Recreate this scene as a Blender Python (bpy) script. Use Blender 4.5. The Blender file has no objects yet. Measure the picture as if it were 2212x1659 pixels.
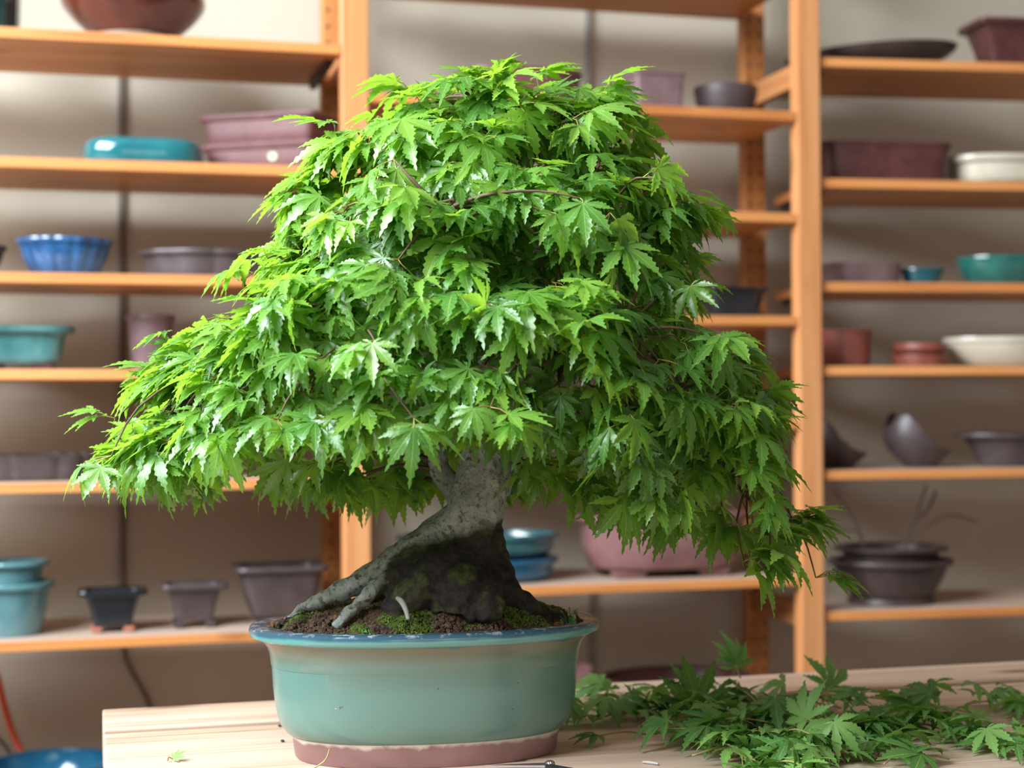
import bpy, bmesh, math, random
import numpy as np
from mathutils import Vector, Matrix, noise
PI = math.pi
R = math.radians
random.seed(7)
rng = np.random.default_rng(11)
S = bpy.context.scene
COL = S.collection

# ------------------------------------------------------------------ camera
W, H = 2212, 1659
F = 3420.0
YAW, PITCH, ROLL = math.atan(900 / F), 0.0133, -0.006
CAM = Vector((0, 0, 1.11))
ROT = (Matrix.Rotation(-YAW, 3, 'Z') @ Matrix.Rotation(PI / 2 + PITCH, 3, 'X') @ Matrix.Rotation(ROLL, 3, 'Z'))
cd = bpy.data.cameras.new('camera')
cam = bpy.data.objects.new('camera', cd)
COL.objects.link(cam)
cam.matrix_world = Matrix.Translation(CAM) @ ROT.to_4x4()
cd.sensor_width = 36.0
cd.lens = F / W * 36.0
cd.clip_start = 0.05
cd.dof.use_dof = True
cd.dof.focus_distance = 1.54
cd.dof.aperture_fstop = 4.0
cd.dof.aperture_blades = 9
S.camera = cam

# ------------------------------------------------------------------ world, lights, exposure
w = bpy.data.worlds.new('world')
S.world = w
w.use_nodes = True
w.node_tree.nodes['Background'].inputs[0].default_value = (0.75, 0.85, 1.0, 1)
w.node_tree.nodes['Background'].inputs[1].default_value = 0.6
S.view_settings.view_transform = 'Standard'
S.view_settings.look = 'None'
S.view_settings.gamma = 1.0
S.view_settings.exposure = 0.0
S.view_settings.use_curve_mapping = False

def area(name, loc, target, sx, sy, power, col, spread=180):
    l = bpy.data.lights.new(name, 'AREA')
    l.shape = 'RECTANGLE'; l.size = sx; l.size_y = sy
    l.energy = power; l.color = col; l.spread = R(spread)
    o = bpy.data.objects.new(name, l); COL.objects.link(o)
    o.location = loc
    o.rotation_euler = (Vector(target) - Vector(loc)).to_track_quat('-Z', 'Y').to_euler()
    return o
# daylight from the high left-wall window, plus a fill lamp added behind the camera
area('daylight_left', (-1.52, 1.25, 2.62), (0.40, 1.90, 1.15), 2.1, 1.2, 280, (0.85, 0.94, 1.0))
area('fill_front', (0.2, -2.40, 1.75), (0.5, 1.5, 1.2), 2.2, 1.2, 13, (1.0, 0.93, 0.84))

# ------------------------------------------------------------------ pixel -> place helpers (used only to read positions)
def ray(px, py):
    v = Vector(((px - W / 2) / F, -(py - H / 2) / F, -1.0))
    return ROT @ v
def at_depth(px, py, d):
    return CAM + ray(px, py) * d
def at_z(px, py, z):
    r = ray(px, py)
    return CAM + r * ((z - CAM.z) / r.z)

class Bay:
    def __init__(s, ox, oy, ang):
        s.o = Vector((ox, oy, 0)); s.ang = ang
        s.u = Vector((math.cos(ang), math.sin(ang), 0)); s.v = Vector((-math.sin(ang), math.cos(ang), 0))
    def hit(s, px, py, off=0.0):
        r = ray(px, py); p0 = s.o + s.v * off
        t = (p0 - CAM).dot(s.v) / r.dot(s.v)
        return CAM + r * t
    def U(s, px, py, off=0.0):
        return (s.hit(px, py, off) - s.o).dot(s.u)
    def P(s, u, v, z=0.0):
        p = s.o + s.u * u + s.v * v
        return Vector((p.x, p.y, z))

SHELF_Y = 2.86
main = Bay(0, SHELF_Y, 0)
xr = main.hit(1753, 870).x
right = Bay(xr, SHELF_Y + 0.012, R(-6.0))

# ------------------------------------------------------------------ materials
MATS = {}
def new_mat(name):
    m = bpy.data.materials.new(name); m.use_nodes = True
    nt = m.node_tree; nt.nodes.clear()
    out = nt.nodes.new('ShaderNodeOutputMaterial'); b = nt.nodes.new('ShaderNodeBsdfPrincipled')
    nt.links.new(b.outputs[0], out.inputs[0])
    return m, nt, b, out
def node(nt, t, **kw):
    n = nt.nodes.new(t)
    for k, v in kw.items():
        setattr(n, k, v)
    return n
def ramp(nt, fac, stops):
    r = node(nt, 'ShaderNodeValToRGB')
    cr = r.color_ramp
    while len(cr.elements) < len(stops): cr.elements.new(0.5)
    for e, (p, c) in zip(cr.elements, stops):
        e.position = p; e.color = (*c, 1) if len(c) == 3 else c
    nt.links.new(fac, r.inputs[0])
    return r.outputs[0]
def nz(nt, scale, detail=4, vec=None, rough=0.55, dist=0):
    n = node(nt, 'ShaderNodeTexNoise'); n.inputs['Scale'].default_value = scale
    n.inputs['Detail'].default_value = detail; n.inputs['Roughness'].default_value = rough
    n.inputs['Distortion'].default_value = dist
    if vec is not None: nt.links.new(vec, n.inputs['Vector'])
    return n.outputs[0]
def objco(nt, scale=(1, 1, 1), rot=(0, 0, 0), kind='Object'):
    t = node(nt, 'ShaderNodeTexCoord'); m = node(nt, 'ShaderNodeMapping')
    m.inputs['Scale'].default_value = scale; m.inputs['Rotation'].default_value = rot
    nt.links.new(t.outputs[kind], m.inputs['Vector'])
    return m.outputs[0]
def bump(nt, b, h, strength=0.2, dist=0.002):
    bp = node(nt, 'ShaderNodeBump'); bp.inputs['Strength'].default_value = strength
    bp.inputs['Distance'].default_value = dist
    nt.links.new(h, bp.inputs['Height']); nt.links.new(bp.outputs[0], b.inputs['Normal'])
def mix(nt, fac, a, b_):
    m = node(nt, 'ShaderNodeMix', data_type='RGBA')
    if hasattr(fac, 'links') or hasattr(fac, 'node'): nt.links.new(fac, m.inputs[0])
    else: m.inputs[0].default_value = fac
    for s, v in ((6, a), (7, b_)):
        if isinstance(v, tuple): m.inputs[s].default_value = (*v, 1)
        else: nt.links.new(v, m.inputs[s])
    return m.outputs[2]
def mth(nt, op, a, b_=None, c=None):
    m = node(nt, 'ShaderNodeMath', operation=op)
    for i, v in enumerate((a, b_, c)):
        if v is None: continue
        if isinstance(v, (int, float)): m.inputs[i].default_value = v
        else: nt.links.new(v, m.inputs[i])
    return m.outputs[0]

def ceramic(name, c1, c2, rough=0.2, scale=25, coat=0.0, bmp=0.1, c3=None, spec=0.5):
    if name in MATS: return MATS[name]
    m, nt, b, _ = new_mat(name)
    n = nz(nt, scale, 5, objco(nt))
    st = [(0.35, c1), (0.65, c2)]
    if c3: st = [(0.3, c1), (0.5, c2), (0.7, c3)]
    nt.links.new(ramp(nt, n, st), b.inputs['Base Color'])
    b.inputs['Roughness'].default_value = rough
    b.inputs['Coat Weight'].default_value = coat
    b.inputs['Coat Roughness'].default_value = 0.08
    b.inputs['Specular IOR Level'].default_value = spec
    bump(nt, b, nz(nt, scale * 12, 2, objco(nt)), bmp, 0.001)
    MATS[name] = m
    return m

def wood(name, light, mid, dark, axis='X', rough=0.5, knots=True, grain=1.0, holes=False, dust_glare=False, stops=(0.36, 0.47, 0.62)):
    """long-grained wood; axis = grain direction"""
    m, nt, b, _ = new_mat(name)
    k = {'X': (1.1, 22, 22), 'Z': (22, 22, 1.1), 'Y': (22, 1.1, 22)}[axis]
    info = node(nt, 'ShaderNodeObjectInfo')
    t = node(nt, 'ShaderNodeTexCoord')
    add = node(nt, 'ShaderNodeVectorMath', operation='ADD')
    cmb = node(nt, 'ShaderNodeCombineXYZ')
    r7 = mth(nt, 'MULTIPLY', info.outputs['Random'], 7.0)
    for i in range(3): nt.links.new(r7, cmb.inputs[i])
    nt.links.new(t.outputs['Object'], add.inputs[0]); nt.links.new(cmb.outputs[0], add.inputs[1])
    mp = node(nt, 'ShaderNodeMapping'); mp.inputs['Scale'].default_value = k
    nt.links.new(add.outputs[0], mp.inputs['Vector'])
    n1 = nz(nt, 1.0, 6, mp.outputs[0], 0.6, 0.8)
    mp2 = node(nt, 'ShaderNodeMapping'); mp2.inputs['Scale'].default_value = tuple(x * (9 if x > 5 else 3) for x in k)
    nt.links.new(add.outputs[0], mp2.inputs['Vector'])
    n2 = nz(nt, 1.0, 3, mp2.outputs[0], 0.6)
    f = mth(nt, 'ADD', mth(nt, 'MULTIPLY', n1, 0.7), mth(nt, 'MULTIPLY', n2, 0.3 * grain))
    c = ramp(nt, f, [(stops[0], dark), (stops[1], mid), (stops[2], light)])
    if knots:
        mp3 = node(nt, 'ShaderNodeMapping')
        mp3.inputs['Scale'].default_value = tuple(3.0 if x < 5 else 9.0 for x in k)
        nt.links.new(add.outputs[0], mp3.inputs['Vector'])
        v = node(nt, 'ShaderNodeTexVoronoi'); v.inputs['Scale'].default_value = 1.0
        nt.links.new(mp3.outputs[0], v.inputs['Vector'])
        kf = ramp(nt, v.outputs['Distance'], [(0.05, (1, 1, 1)), (0.14, (0, 0, 0))])
        c = mix(nt, mth(nt, 'MULTIPLY', kf, 0.7), c, tuple(x * 0.35 for x in dark))
    if holes:   # two columns of drilled peg holes
        sp = node(nt, 'ShaderNodeSeparateXYZ'); nt.links.new(t.outputs['Object'], sp.inputs[0])
        dx = mth(nt, 'SUBTRACT', mth(nt, 'ABSOLUTE', sp.outputs[0]), 0.012)
        dz = mth(nt, 'SUBTRACT', mth(nt, 'MULTIPLY', mth(nt, 'FRACT', mth(nt, 'DIVIDE', sp.outputs[2], 0.033)), 0.033), 0.0165)
        rr = mth(nt, 'SQRT', mth(nt, 'ADD', mth(nt, 'MULTIPLY', dx, dx), mth(nt, 'MULTIPLY', dz, dz)))
        c = mix(nt, mth(nt, 'LESS_THAN', rr, 0.0038), c, (0.03, 0.012, 0.006))
    if dust_glare:   # pale dust and light glare, both painted into the board's upper face
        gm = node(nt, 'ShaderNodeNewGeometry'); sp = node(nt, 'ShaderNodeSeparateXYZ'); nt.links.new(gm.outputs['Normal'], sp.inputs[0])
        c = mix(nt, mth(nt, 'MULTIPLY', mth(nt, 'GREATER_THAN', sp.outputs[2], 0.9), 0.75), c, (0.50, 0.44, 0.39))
    nt.links.new(c, b.inputs['Base Color'])
    b.inputs['Roughness'].default_value = rough
    bump(nt, b, f, 0.25, 0.0015)
    return m

M_pineX = wood('shelf_pine', (0.78, 0.34, 0.115), (0.68, 0.26, 0.075), (0.52, 0.17, 0.045), 'X', 0.42, dust_glare=True)
M_pineZ = wood('post_pine', (0.74, 0.345, 0.15), (0.66, 0.275, 0.10), (0.53, 0.19, 0.06), 'Z', 0.42)
M_pineH = wood('drilled_post_pine', (0.60, 0.25, 0.075), (0.50, 0.19, 0.055), (0.36, 0.12, 0.03), 'Z', 0.5, holes=True)
M_pineY = wood('rung_pine', (0.60, 0.27, 0.10), (0.50, 0.20, 0.07), (0.36, 0.13, 0.04), 'Y', 0.5)
M_table = wood('table_plank', (0.63, 0.465, 0.36), (0.53, 0.36, 0.26), (0.27, 0.155, 0.095), 'X', 0.38, True, 1.6, stops=(0.43, 0.52, 0.64))

def wall_mat():
    m, nt, b, _ = new_mat('wall_panel')
    n = nz(nt, 1.6, 5, objco(nt))
    nf = nz(nt, 60, 3, objco(nt, (1, 1, 0.4)))
    c = ramp(nt, n, [(0.3, (0.49, 0.425, 0.335)), (0.7, (0.56, 0.495, 0.40))])
    nt.links.new(c, b.inputs['Base Color']); b.inputs['Roughness'].default_value = 0.62
    bump(nt, b, nf, 0.15, 0.002)
    return m
M_wall = wall_mat()
def plain(name, c, rough=0.6, metal=0.0, **kw):
    if name in MATS: return MATS[name]
    m, nt, b, _ = new_mat(name)
    n = nz(nt, 30, 3, objco(nt))
    nt.links.new(ramp(nt, n, [(0.3, tuple(x * 0.85 for x in c)), (0.7, c)]), b.inputs['Base Color'])
    b.inputs['Roughness'].default_value = rough; b.inputs['Metallic'].default_value = metal
    MATS[name] = m
    return m
M_dark = plain('black_metal', (0.03, 0.03, 0.035), 0.4, 0.5)
M_hole = plain('peg_hole', (0.02, 0.012, 0.008), 0.9)
M_floor = plain('concrete_floor', (0.25, 0.23, 0.21), 0.8)
M_ceil = plain('ceiling_paint', (0.45, 0.42, 0.38), 0.8)
M_room = plain('room_paint', (0.28, 0.23, 0.19), 0.8)
M_orange = plain('orange_rubber', (0.75, 0.10, 0.02), 0.4)
M_cable = plain('brown_cable', (0.20, 0.145, 0.10), 0.6)
M_steel = plain('steel', (0.72, 0.74, 0.78), 0.22, 1.0)

# ------------------------------------------------------------------ mesh helpers
def link(name, me, mat=None, parent=None, smooth=False):
    o = bpy.data.objects.new(name, me); COL.objects.link(o)
    if mat is not None:
        me.materials.clear(); me.materials.append(mat)
    if parent is not None: o.parent = parent
    if smooth: me.shade_smooth()
    return o
def tag(o, label=None, cat=None, group=None, kind=None):
    if label: o['label'] = label
    if cat: o['category'] = cat
    if group: o['group'] = group
    if kind: o['kind'] = kind
    return o
def empty(name, loc, rz=0.0):
    o = bpy.data.objects.new(name, None); COL.objects.link(o)
    o.location = loc; o.rotation_euler = (0, 0, rz); o.empty_display_size = 0.03
    return o
def bm_box(bm, x0, x1, y0, y1, z0, z1, bev=0.0):
    r = bmesh.ops.create_cube(bm, size=1.0)
    for v in r['verts']:
        v.co = Vector(((x0 + x1) / 2 + v.co.x * (x1 - x0), (y0 + y1) / 2 + v.co.y * (y1 - y0), (z0 + z1) / 2 + v.co.z * (z1 - z0)))
    if bev:
        es = list({e for v in r['verts'] for e in v.link_edges})
        bmesh.ops.bevel(bm, geom=es, offset=bev, segments=2, affect='EDGES', profile=0.5)
def box(name, x0, x1, y0, y1, z0, z1, mat, parent=None, bev=0.0):
    bm = bmesh.new(); bm_box(bm, x0, x1, y0, y1, z0, z1, bev)
    me = bpy.data.meshes.new(name); bm.to_mesh(me); bm.free()
    return link(name, me, mat, parent)
def struct(o):
    o['kind'] = 'structure'; return o

def smooth_path(pts, rad, n=8):
    """Catmull-Rom through points and radii"""
    P = [Vector(p) for p in pts]; out = []; ro = []
    for i in range(len(P) - 1):
        p0 = P[max(i - 1, 0)]; p1 = P[i]; p2 = P[i + 1]; p3 = P[min(i + 2, len(P) - 1)]
        for j in range(n):
            t = j / n
            q = 0.5 * ((2 * p1) + (p2 - p0) * t + (2 * p0 - 5 * p1 + 4 * p2 - p3) * t * t + (-p0 + 3 * p1 - 3 * p2 + p3) * t ** 3)
            out.append(q); ro.append(rad[i] * (1 - t) + rad[i + 1] * t)
    out.append(P[-1]); ro.append(rad[-1])
    return out, ro
def tube_data(V, Fc, pts, rad, seg=8, cap=True, flat=1.0):
    base = len(V)
    up = Vector((0, 0, 1)); nprev = None
    for i, p in enumerate(pts):
        a = pts[max(i - 1, 0)]; b = pts[min(i + 1, len(pts) - 1)]
        t = (b - a)
        t = t.normalized() if t.length > 1e-9 else Vector((0, 0, 1))
        if nprev is None:
            nprev = t.cross(up) if abs(t.dot(up)) < 0.95 else t.cross(Vector((1, 0, 0)))
        nn = (nprev - t * nprev.dot(t)).normalized(); bb = t.cross(nn); nprev = nn
        for k in range(seg):
            an = 2 * PI * k / seg
            V.append(tuple(p + nn * (math.cos(an) * rad[i]) + bb * (math.sin(an) * rad[i] * flat)))
    for i in range(len(pts) - 1):
        for k in range(seg):
            a = base + i * seg + k; b = base + i * seg + (k + 1) % seg
            Fc.append((a, b, b + seg, a + seg))
    if cap:
        Fc.append(tuple(base + k for k in range(seg))[::-1])
        Fc.append(tuple(base + (len(pts) - 1) * seg + k for k in range(seg)))
def tube(name, pts, rad, mat, parent=None, seg=8, n=8):
    p, r = smooth_path(pts, rad if isinstance(rad, (list, tuple)) else [rad] * len(pts), n)
    V, Fc = [], []; tube_data(V, Fc, p, r, seg)
    me = bpy.data.meshes.new(name); me.from_pydata(V, [], Fc); me.update()
    return link(name, me, mat, parent, True)

# ------------------------------------------------------------------ room
RX0, RX1, RY0, RY1, RZ = -1.6, 3.6, -2.5, 3.27, 3.5
struct(box('floor', RX0, RX1, RY0, RY1, -0.05, 0, M_floor))
def frame_wall(name, axis, pos, thick, a0, a1, b0, b1, wa0, wa1, wb0, wb1, mat):
    """a wall slab with one rectangular opening; axis x/y/z is the slab's normal"""
    bm = bmesh.new()
    for (p0, p1, q0, q1) in ((a0, wa0, b0, b1), (wa1, a1, b0, b1), (wa0, wa1, b0, wb0), (wa0, wa1, wb1, b1)):
        if axis == 'x': bm_box(bm, pos, pos + thick, p0, p1, q0, q1)
        elif axis == 'y': bm_box(bm, p0, p1, pos, pos + thick, q0, q1)
        else: bm_box(bm, p0, p1, q0, q1, pos, pos + thick)
    me = bpy.data.meshes.new(name); bm.to_mesh(me); bm.free()
    return struct(link(name, me, mat))
struct(box('ceiling', RX0, RX1, RY0, RY1, RZ, RZ + 0.08, M_ceil))
frame_wall('wall_left', 'x', RX0 - 0.1, 0.1, RY0, RY1, 0, RZ, 0.10, 2.55, 1.85, 3.35, M_room)
frame_wall('wall_front', 'y', RY0 - 0.1, 0.1, RX0, RX1, 0, RZ, -0.95, 1.35, 1.1, 2.4, M_room)  # unseen window opening added to go with the front fill lamp
struct(box('wall_right', RX1, RX1 + 0.1, RY0, RY1, 0, RZ, M_room))
struct(box('wall_back', RX0, RX1, RY1, RY1 + 0.1, 0, RZ, M_wall))
M_white = plain('window_paint', (0.7, 0.7, 0.68), 0.5)
for i, (ax, pos, a0, a1, b0, b1) in enumerate((('x', RX0 - 0.08, 0.10, 2.55, 1.85, 3.35), ('y', RY0 - 0.08, -0.95, 1.35, 1.1, 2.4))):
    bm = bmesh.new()
    t = 0.05
    bars = [(a0, a1, b0, b0 + t), (a0, a1, b1 - t, b1), (a0, a0 + t, b0, b1), (a1 - t, a1, b0, b1)] + \
           [(a0 + (a1 - a0) * k / 3 - .02, a0 + (a1 - a0) * k / 3 + .02, b0, b1) for k in (1, 2)]
    for (p0, p1, q0, q1) in bars:
        if ax == 'x': bm_box(bm, pos, pos + 0.05, p0, p1, q0, q1)
        else: bm_box(bm, p0, p1, pos, pos + 0.05, q0, q1)
    me = bpy.data.meshes.new('window'); bm.to_mesh(me); bm.free()
    struct(link('window_%d' % (i + 1), me, M_white))  # the second frame is an unseen window added for the front fill
# vertical cover strips on the wall panels
M_strip = plain('wall_strip', (0.30, 0.27, 0.24), 0.6)
for i, (px, wd) in enumerate(((1273, 0.012), (258, 0.006))):
    x = CAM.x + ray(px, 600).x * ((RY1 - 0.006) / ray(px, 600).y)
    struct(box('trim_%d' % (i + 1), x - wd / 2, x + wd / 2, RY1 - 0.012, RY1, 0.0 if i == 0 else 0.75, RZ, M_strip))

# ------------------------------------------------------------------ shelving
POST_W, POST_D = 0.050, 0.034
SD = 0.30
def ladder(bay, u, label, rungs):
    root = empty('shelf_ladder', bay.P(u, 0, 0), bay.ang)
    tag(root, label, 'shelf ladder', 'pine ladder frames of the pot shelving')
    for nm, y in (('front_post', 0.0), ('rear_post', SD - POST_D)):
        o = box(nm, -POST_W / 2, POST_W / 2, y, y + POST_D, 0, 2.25, M_pineZ if nm == 'front_post' else M_pineH, root, 0.003)
    for z in rungs:
        box('rung', -0.011, 0.011, POST_D - 0.004, SD - POST_D + 0.004, z - 0.023, z + 0.023, M_pineY, root, 0.002)
    return root
UL, UR = main.hit(771, 870).x, main.hit(1753, 870).x
rz = [0.25, CAM.z - 0.42, CAM.z + 0.655, 2.15]
ladder(main, UL - 0.90, 'pine ladder frame left of the leftmost shelf bay', rz)
ladder(main, UL, 'pine ladder frame left of the tree, between the left and middle shelf bays', rz)
ladder(main, UR, 'pine ladder frame right of the tree, between the middle and right shelf bays', rz)
ladder(right, 0.92, 'pine ladder frame closing the right shelf bay', rz)

def shelf(bay, u0, u1, ztop, label, group, y0=0.002, mat=None):
    root = empty('shelf_board', bay.P((u0 + u1) / 2, 0, ztop), bay.ang)
    tag(root, label, 'shelf', group)
    hw = (u1 - u0) / 2
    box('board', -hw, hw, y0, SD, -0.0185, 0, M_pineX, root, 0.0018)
    for sx in (-1, 1) if bay is right else ((1,) if label.startswith('pine shelf board in the left bay, top') else ()):   # black metal bearers under the ends
        xx = sx * (hw - 0.008)
        box('bearer', min(xx, xx - sx * 0.014), max(xx, xx - sx * 0.014), 0.05, SD - 0.02, -0.030, -0.0185, M_dark, root, 0.001)
    return ztop
hwp = POST_W / 2 + 0.001
L0, L1 = UL - 0.90 + hwp, UL - hwp
M0, M1 = UL + hwp, UR - hwp
Lz = [main.hit(370, y).z for y in (76, 349, 592.5, 797.5, 1038, 1372)] + [0.40]
Mz = [main.hit(1500, 230).z, main.hit(1650, 458.5).z, main.hit(1650, 682).z, main.hit(1650, 908).z, main.hit(1466, 1255).z, 0.47]
Mtop = main.hit(1200, 20, SD).z + 0.0185
Rz_ = [right.hit(2000, y).z for y in (129.5, 388.5, 610, 790.5, 1014, 1316)] + [0.40]
nmL = ['top', 'second', 'third', 'fourth', 'fifth', 'sixth', 'lowest']
for i, z in enumerate(Lz):
    shelf(main, L0, L1, z, 'pine shelf board in the left bay, ' + nmL[i] + ' from the top', 'shelf boards of the left bay')
shelf(main, M0, M1, Mtop, 'pine shelf board cut off by the top of the photo in the middle bay', 'shelf boards of the middle bay')
nmM = ['under the square mauve pot and dark bowl', 'half hidden by the upper right foliage', 'carrying the black flared pot',
       'carrying the small pinkish bowl', 'carrying the big mauve oval pot and blue bowls', 'low behind the table edge']
for i, z in enumerate(Mz):
    shelf(main, M0, M1, z, 'pine shelf board in the middle bay ' + nmM[i], 'shelf boards of the middle bay')
for i, z in enumerate(Rz_):
    shelf(right, 0.030, 0.892, z, 'pine shelf board in the right bay, ' + nmL[i] + ' from the top', 'shelf boards of the right bay')

# ------------------------------------------------------------------ pots
def ring_pts(a, b, n, N, lobes=None):
    out = []
    for k in range(N):
        t = 2 * PI * (k + 0.5) / N
        c, s = math.cos(t), math.sin(t)
        x = math.copysign(abs(c) ** (2 / n), c); y = math.copysign(abs(s) ** (2 / n), s)
        if lobes:
            kk, amp = lobes
            f = 1 - amp + amp * abs(math.cos(kk * t / 2)) ** 0.6
            x *= f; y *= f
        out.append((a * x, b * y))
    return out
def loft(name, prof, a, b, n, mat, parent, N=56, lobes=None, closed_top=False, closed_bot=True, wrap=False, smooth=True):
    """prof: list of (inset in m from a/b or scale tuple, z)"""
    V, Fc = [], []
    for (s, z) in prof:
        for (x, y) in ring_pts(a * s if s <= 1.6 else a, b * s, n, N, lobes):
            V.append((x, y, z))
    m = len(prof)
    for i in range(m - 1 + (1 if wrap else 0)):
        for k in range(N):
            a0 = i * N + k; a1 = i * N + (k + 1) % N
            b0 = ((i + 1) % m) * N + k; b1 = ((i + 1) % m) * N + (k + 1) % N
            Fc.append((a0, a1, b1, b0))
    if not wrap:
        if closed_bot: Fc.append(tuple(range(N))[::-1])
        if closed_top: Fc.append(tuple((m - 1) * N + k for k in range(N)))
    me = bpy.data.meshes.new(name); me.from_pydata(V, [], Fc); me.update()
    o = link(name, me, mat, parent, smooth)
    if smooth:
        try: me.set_sharp_from_angle(angle=R(42))
        except Exception: pass
    return o

BODY = {
    'straight': [(0.93, 0.0), (0.95, 0.05), (0.97, 0.4), (1.0, 1.0)],
    'taper':    [(0.74, 0.0), (0.76, 0.03), (0.88, 0.5), (1.0, 1.0)],
    'bowl':     [(0.56, 0.0), (0.70, 0.10), (0.86, 0.38), (0.96, 0.7), (1.0, 1.0)],
    'round':    [(0.62, 0.0), (0.84, 0.10), (0.97, 0.38), (1.0, 0.60), (0.96, 1.0)],
    'flare':    [(0.60, 0.0), (0.64, 0.12), (0.72, 0.45), (0.86, 0.8), (1.0, 1.0)],
    'cup':      [(0.70, 0.0), (0.78, 0.12), (0.83, 0.45), (0.88, 0.8), (1.0, 1.0)],
    'tray':     [(0.88, 0.0), (0.93, 0.2), (0.95, 0.7), (1.0, 1.0)],
    'low':      [(0.86, 0.0), (0.97, 0.18), (1.0, 0.5), (0.97, 0.82), (0.88, 0.98), (0.80, 1.0)],
    'vee':      [(0.64, 0.0), (0.70, 0.08), (0.85, 0.45), (0.96, 0.85), (1.0, 1.0)],
    'stack':    [(0.78, 0.0), (0.88, 0.10), (0.95, 0.35), (0.955, 0.6), (0.97, 0.8), (1.0, 1.0)],
    'belly':    [(0.80, 0.0), (0.87, 0.08), (0.935, 0.35), (0.95, 0.6), (0.955, 0.8), (1.0, 1.0)],
    'jar':      [(0.55, 0.0), (0.66, 0.12), (0.86, 0.36), (1.0, 0.62), (0.97, 0.85), (0.80, 1.0)],
}
def pot(label, bay, px0, px1, ytop, zs, body, mat, n=2.0, ratio=0.75, off=None, lobes=None, rim=None,
        foot=None, footmat=None, rot=0.0, h=None, z_lift=0.0, name='bonsai_pot', cat='pot', group=None, wall=0.006, tilt=None, N=64, width=None, dmax=0.135):
    """stands on shelf height zs; px range gives its width"""
    if off is None: off = 0.13
    pym = ytop
    u0, u1 = bay.U(px0, pym, off), bay.U(px1, pym, off)
    a = (u1 - u0) / 2; uc = (u0 + u1) / 2
    if width: a = width / 2
    c = abs(math.cos(rot))
    b = min(a * ratio, dmax)
    if h is None:
        fr = off - b * 0.8   # rim height read at the near rim
        h = bay.hit((px0 + px1) / 2, ytop, max(fr, 0) if ytop < 875 else off + b * 0.6).z - zs
    p = bay.P(uc, off, zs + z_lift + 0.0004)
    root = empty(name, p, bay.ang + rot)
    tag(root, label, cat, group)
    rm = rim[1] if rim else 0.0       # rim: (overhang, thickness)
    ft = 0.0
    if foot:
        kind, fh, fs = foot
        ft = fh
        bs = BODY[body][0][0] * fs
        if kind == 'ring':
            loft('foot', [(bs * 0.97, 0), (bs * 1.0, fh * 0.3), (bs * 0.96, fh * 1.05), (bs * 0.80, fh * 1.05), (bs * 0.80, 0)], a, b, n, footmat or mat, root, N, lobes, wrap=True)
        else:
            for sx in (-1, 1):
                for sy in (-1, 1):
                    bm = bmesh.new()
                    fw = a * 0.42; fd = b * 0.4
                    xa = bs * a * (0.97 if n > 3 else 0.86); ya = bs * b * (0.97 if n > 3 else 0.80)
                    r = bmesh.ops.create_cube(bm, size=1)
                    for v in r['verts']:
                        k = 1.0 if v.co.z > 0 else 0.82
                        v.co = Vector((sx * (xa - fw / 2) + v.co.x * fw * k, sy * (ya - fd / 2) + v.co.y * fd * k, fh * 0.5 + v.co.z * fh * 1.02 + fh * 0.01))
                    bmesh.ops.bevel(bm, geom=list(bm.edges), offset=min(0.003, fh * 0.3), segments=2, affect='EDGES')
                    me = bpy.data.meshes.new('foot'); bm.to_mesh(me); bm.free()
                    link('foot', me, footmat or mat, root)
    hb = h - ft
    prof = [(s, ft + z * hb) for s, z in BODY[body]]
    # densify
    P, _ = smooth_path([(s, 0, z) for s, z in prof], [1] * len(prof), 4) if body not in ('straight', 'taper') else ([Vector((s, 0, z)) for s, z in prof], None)
    prof = [(p.x, p.z) for p in P]
    wl = wall / max(a, 0.01)
    top = prof[-1]
    inner = [(max(s - wl, 0.05), max(z, ft + 0.008)) for s, z in prof[::-1]]
    body_o = loft('body', [(prof[0][0] * 0.5, ft)] + prof + inner + [(inner[-1][0] * 0.5, ft + 0.008)], a, b, n, mat, root, N, lobes, closed_top=True)
    if rim:
        ov, th = rim
        ro = ov / a
        s0 = top[0]
        loft('rim', [(s0 - wl * 0.9, h - th), (s0 + ro * 0.75, h - th), (s0 + ro, h - th * 0.75), (s0 + ro, h - th * 0.2), (s0 + ro * 0.8, h + 0.0006), (s0 - wl * 1.3, h + 0.0006)],
             a, b, n, mat, root, N, lobes, wrap=True)
    return root

# clay and glaze colours
C_mauve = ceramic('mauve_clay', (0.16, 0.095, 0.10), (0.21, 0.13, 0.135), 0.42, 30)
C_brown = ceramic('brown_clay', (0.060, 0.041, 0.042), (0.085, 0.060, 0.061), 0.4, 30)
C_dkbrown = ceramic('dark_brown_clay', (0.052, 0.032, 0.030), (0.075, 0.048, 0.045), 0.45, 30)
C_red = ceramic('red_clay', (0.22, 0.055, 0.038), (0.29, 0.08, 0.055), 0.5, 30)
C_rbrown = ceramic('red_brown_clay', (0.135, 0.050, 0.052), (0.18, 0.072, 0.075), 0.42, 30)
C_dkred = ceramic('dark_red_clay', (0.075, 0.024, 0.022), (0.11, 0.036, 0.034), 0.4, 30)
C_pink = ceramic('pink_clay', (0.20, 0.09, 0.09), (0.27, 0.13, 0.125), 0.33, 18)
C_terra = ceramic('terracotta', (0.42, 0.15, 0.10), (0.50, 0.20, 0.13), 0.6, 30)
C_teal = ceramic('teal_glaze', (0.010, 0.115, 0.135), (0.02, 0.16, 0.18), 0.12, 12, 0.6)
C_teal2 = ceramic('streaky_teal_glaze', (0.03, 0.13, 0.13), (0.09, 0.25, 0.25), 0.15, 14, 0.5)
C_teal3 = ceramic('grey_teal_glaze', (0.07, 0.19, 0.21), (0.14, 0.29, 0.32), 0.25, 14, 0.3)
C_green = ceramic('green_glaze', (0.012, 0.11, 0.09), (0.03, 0.17, 0.14), 0.15, 14, 0.6)
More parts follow.
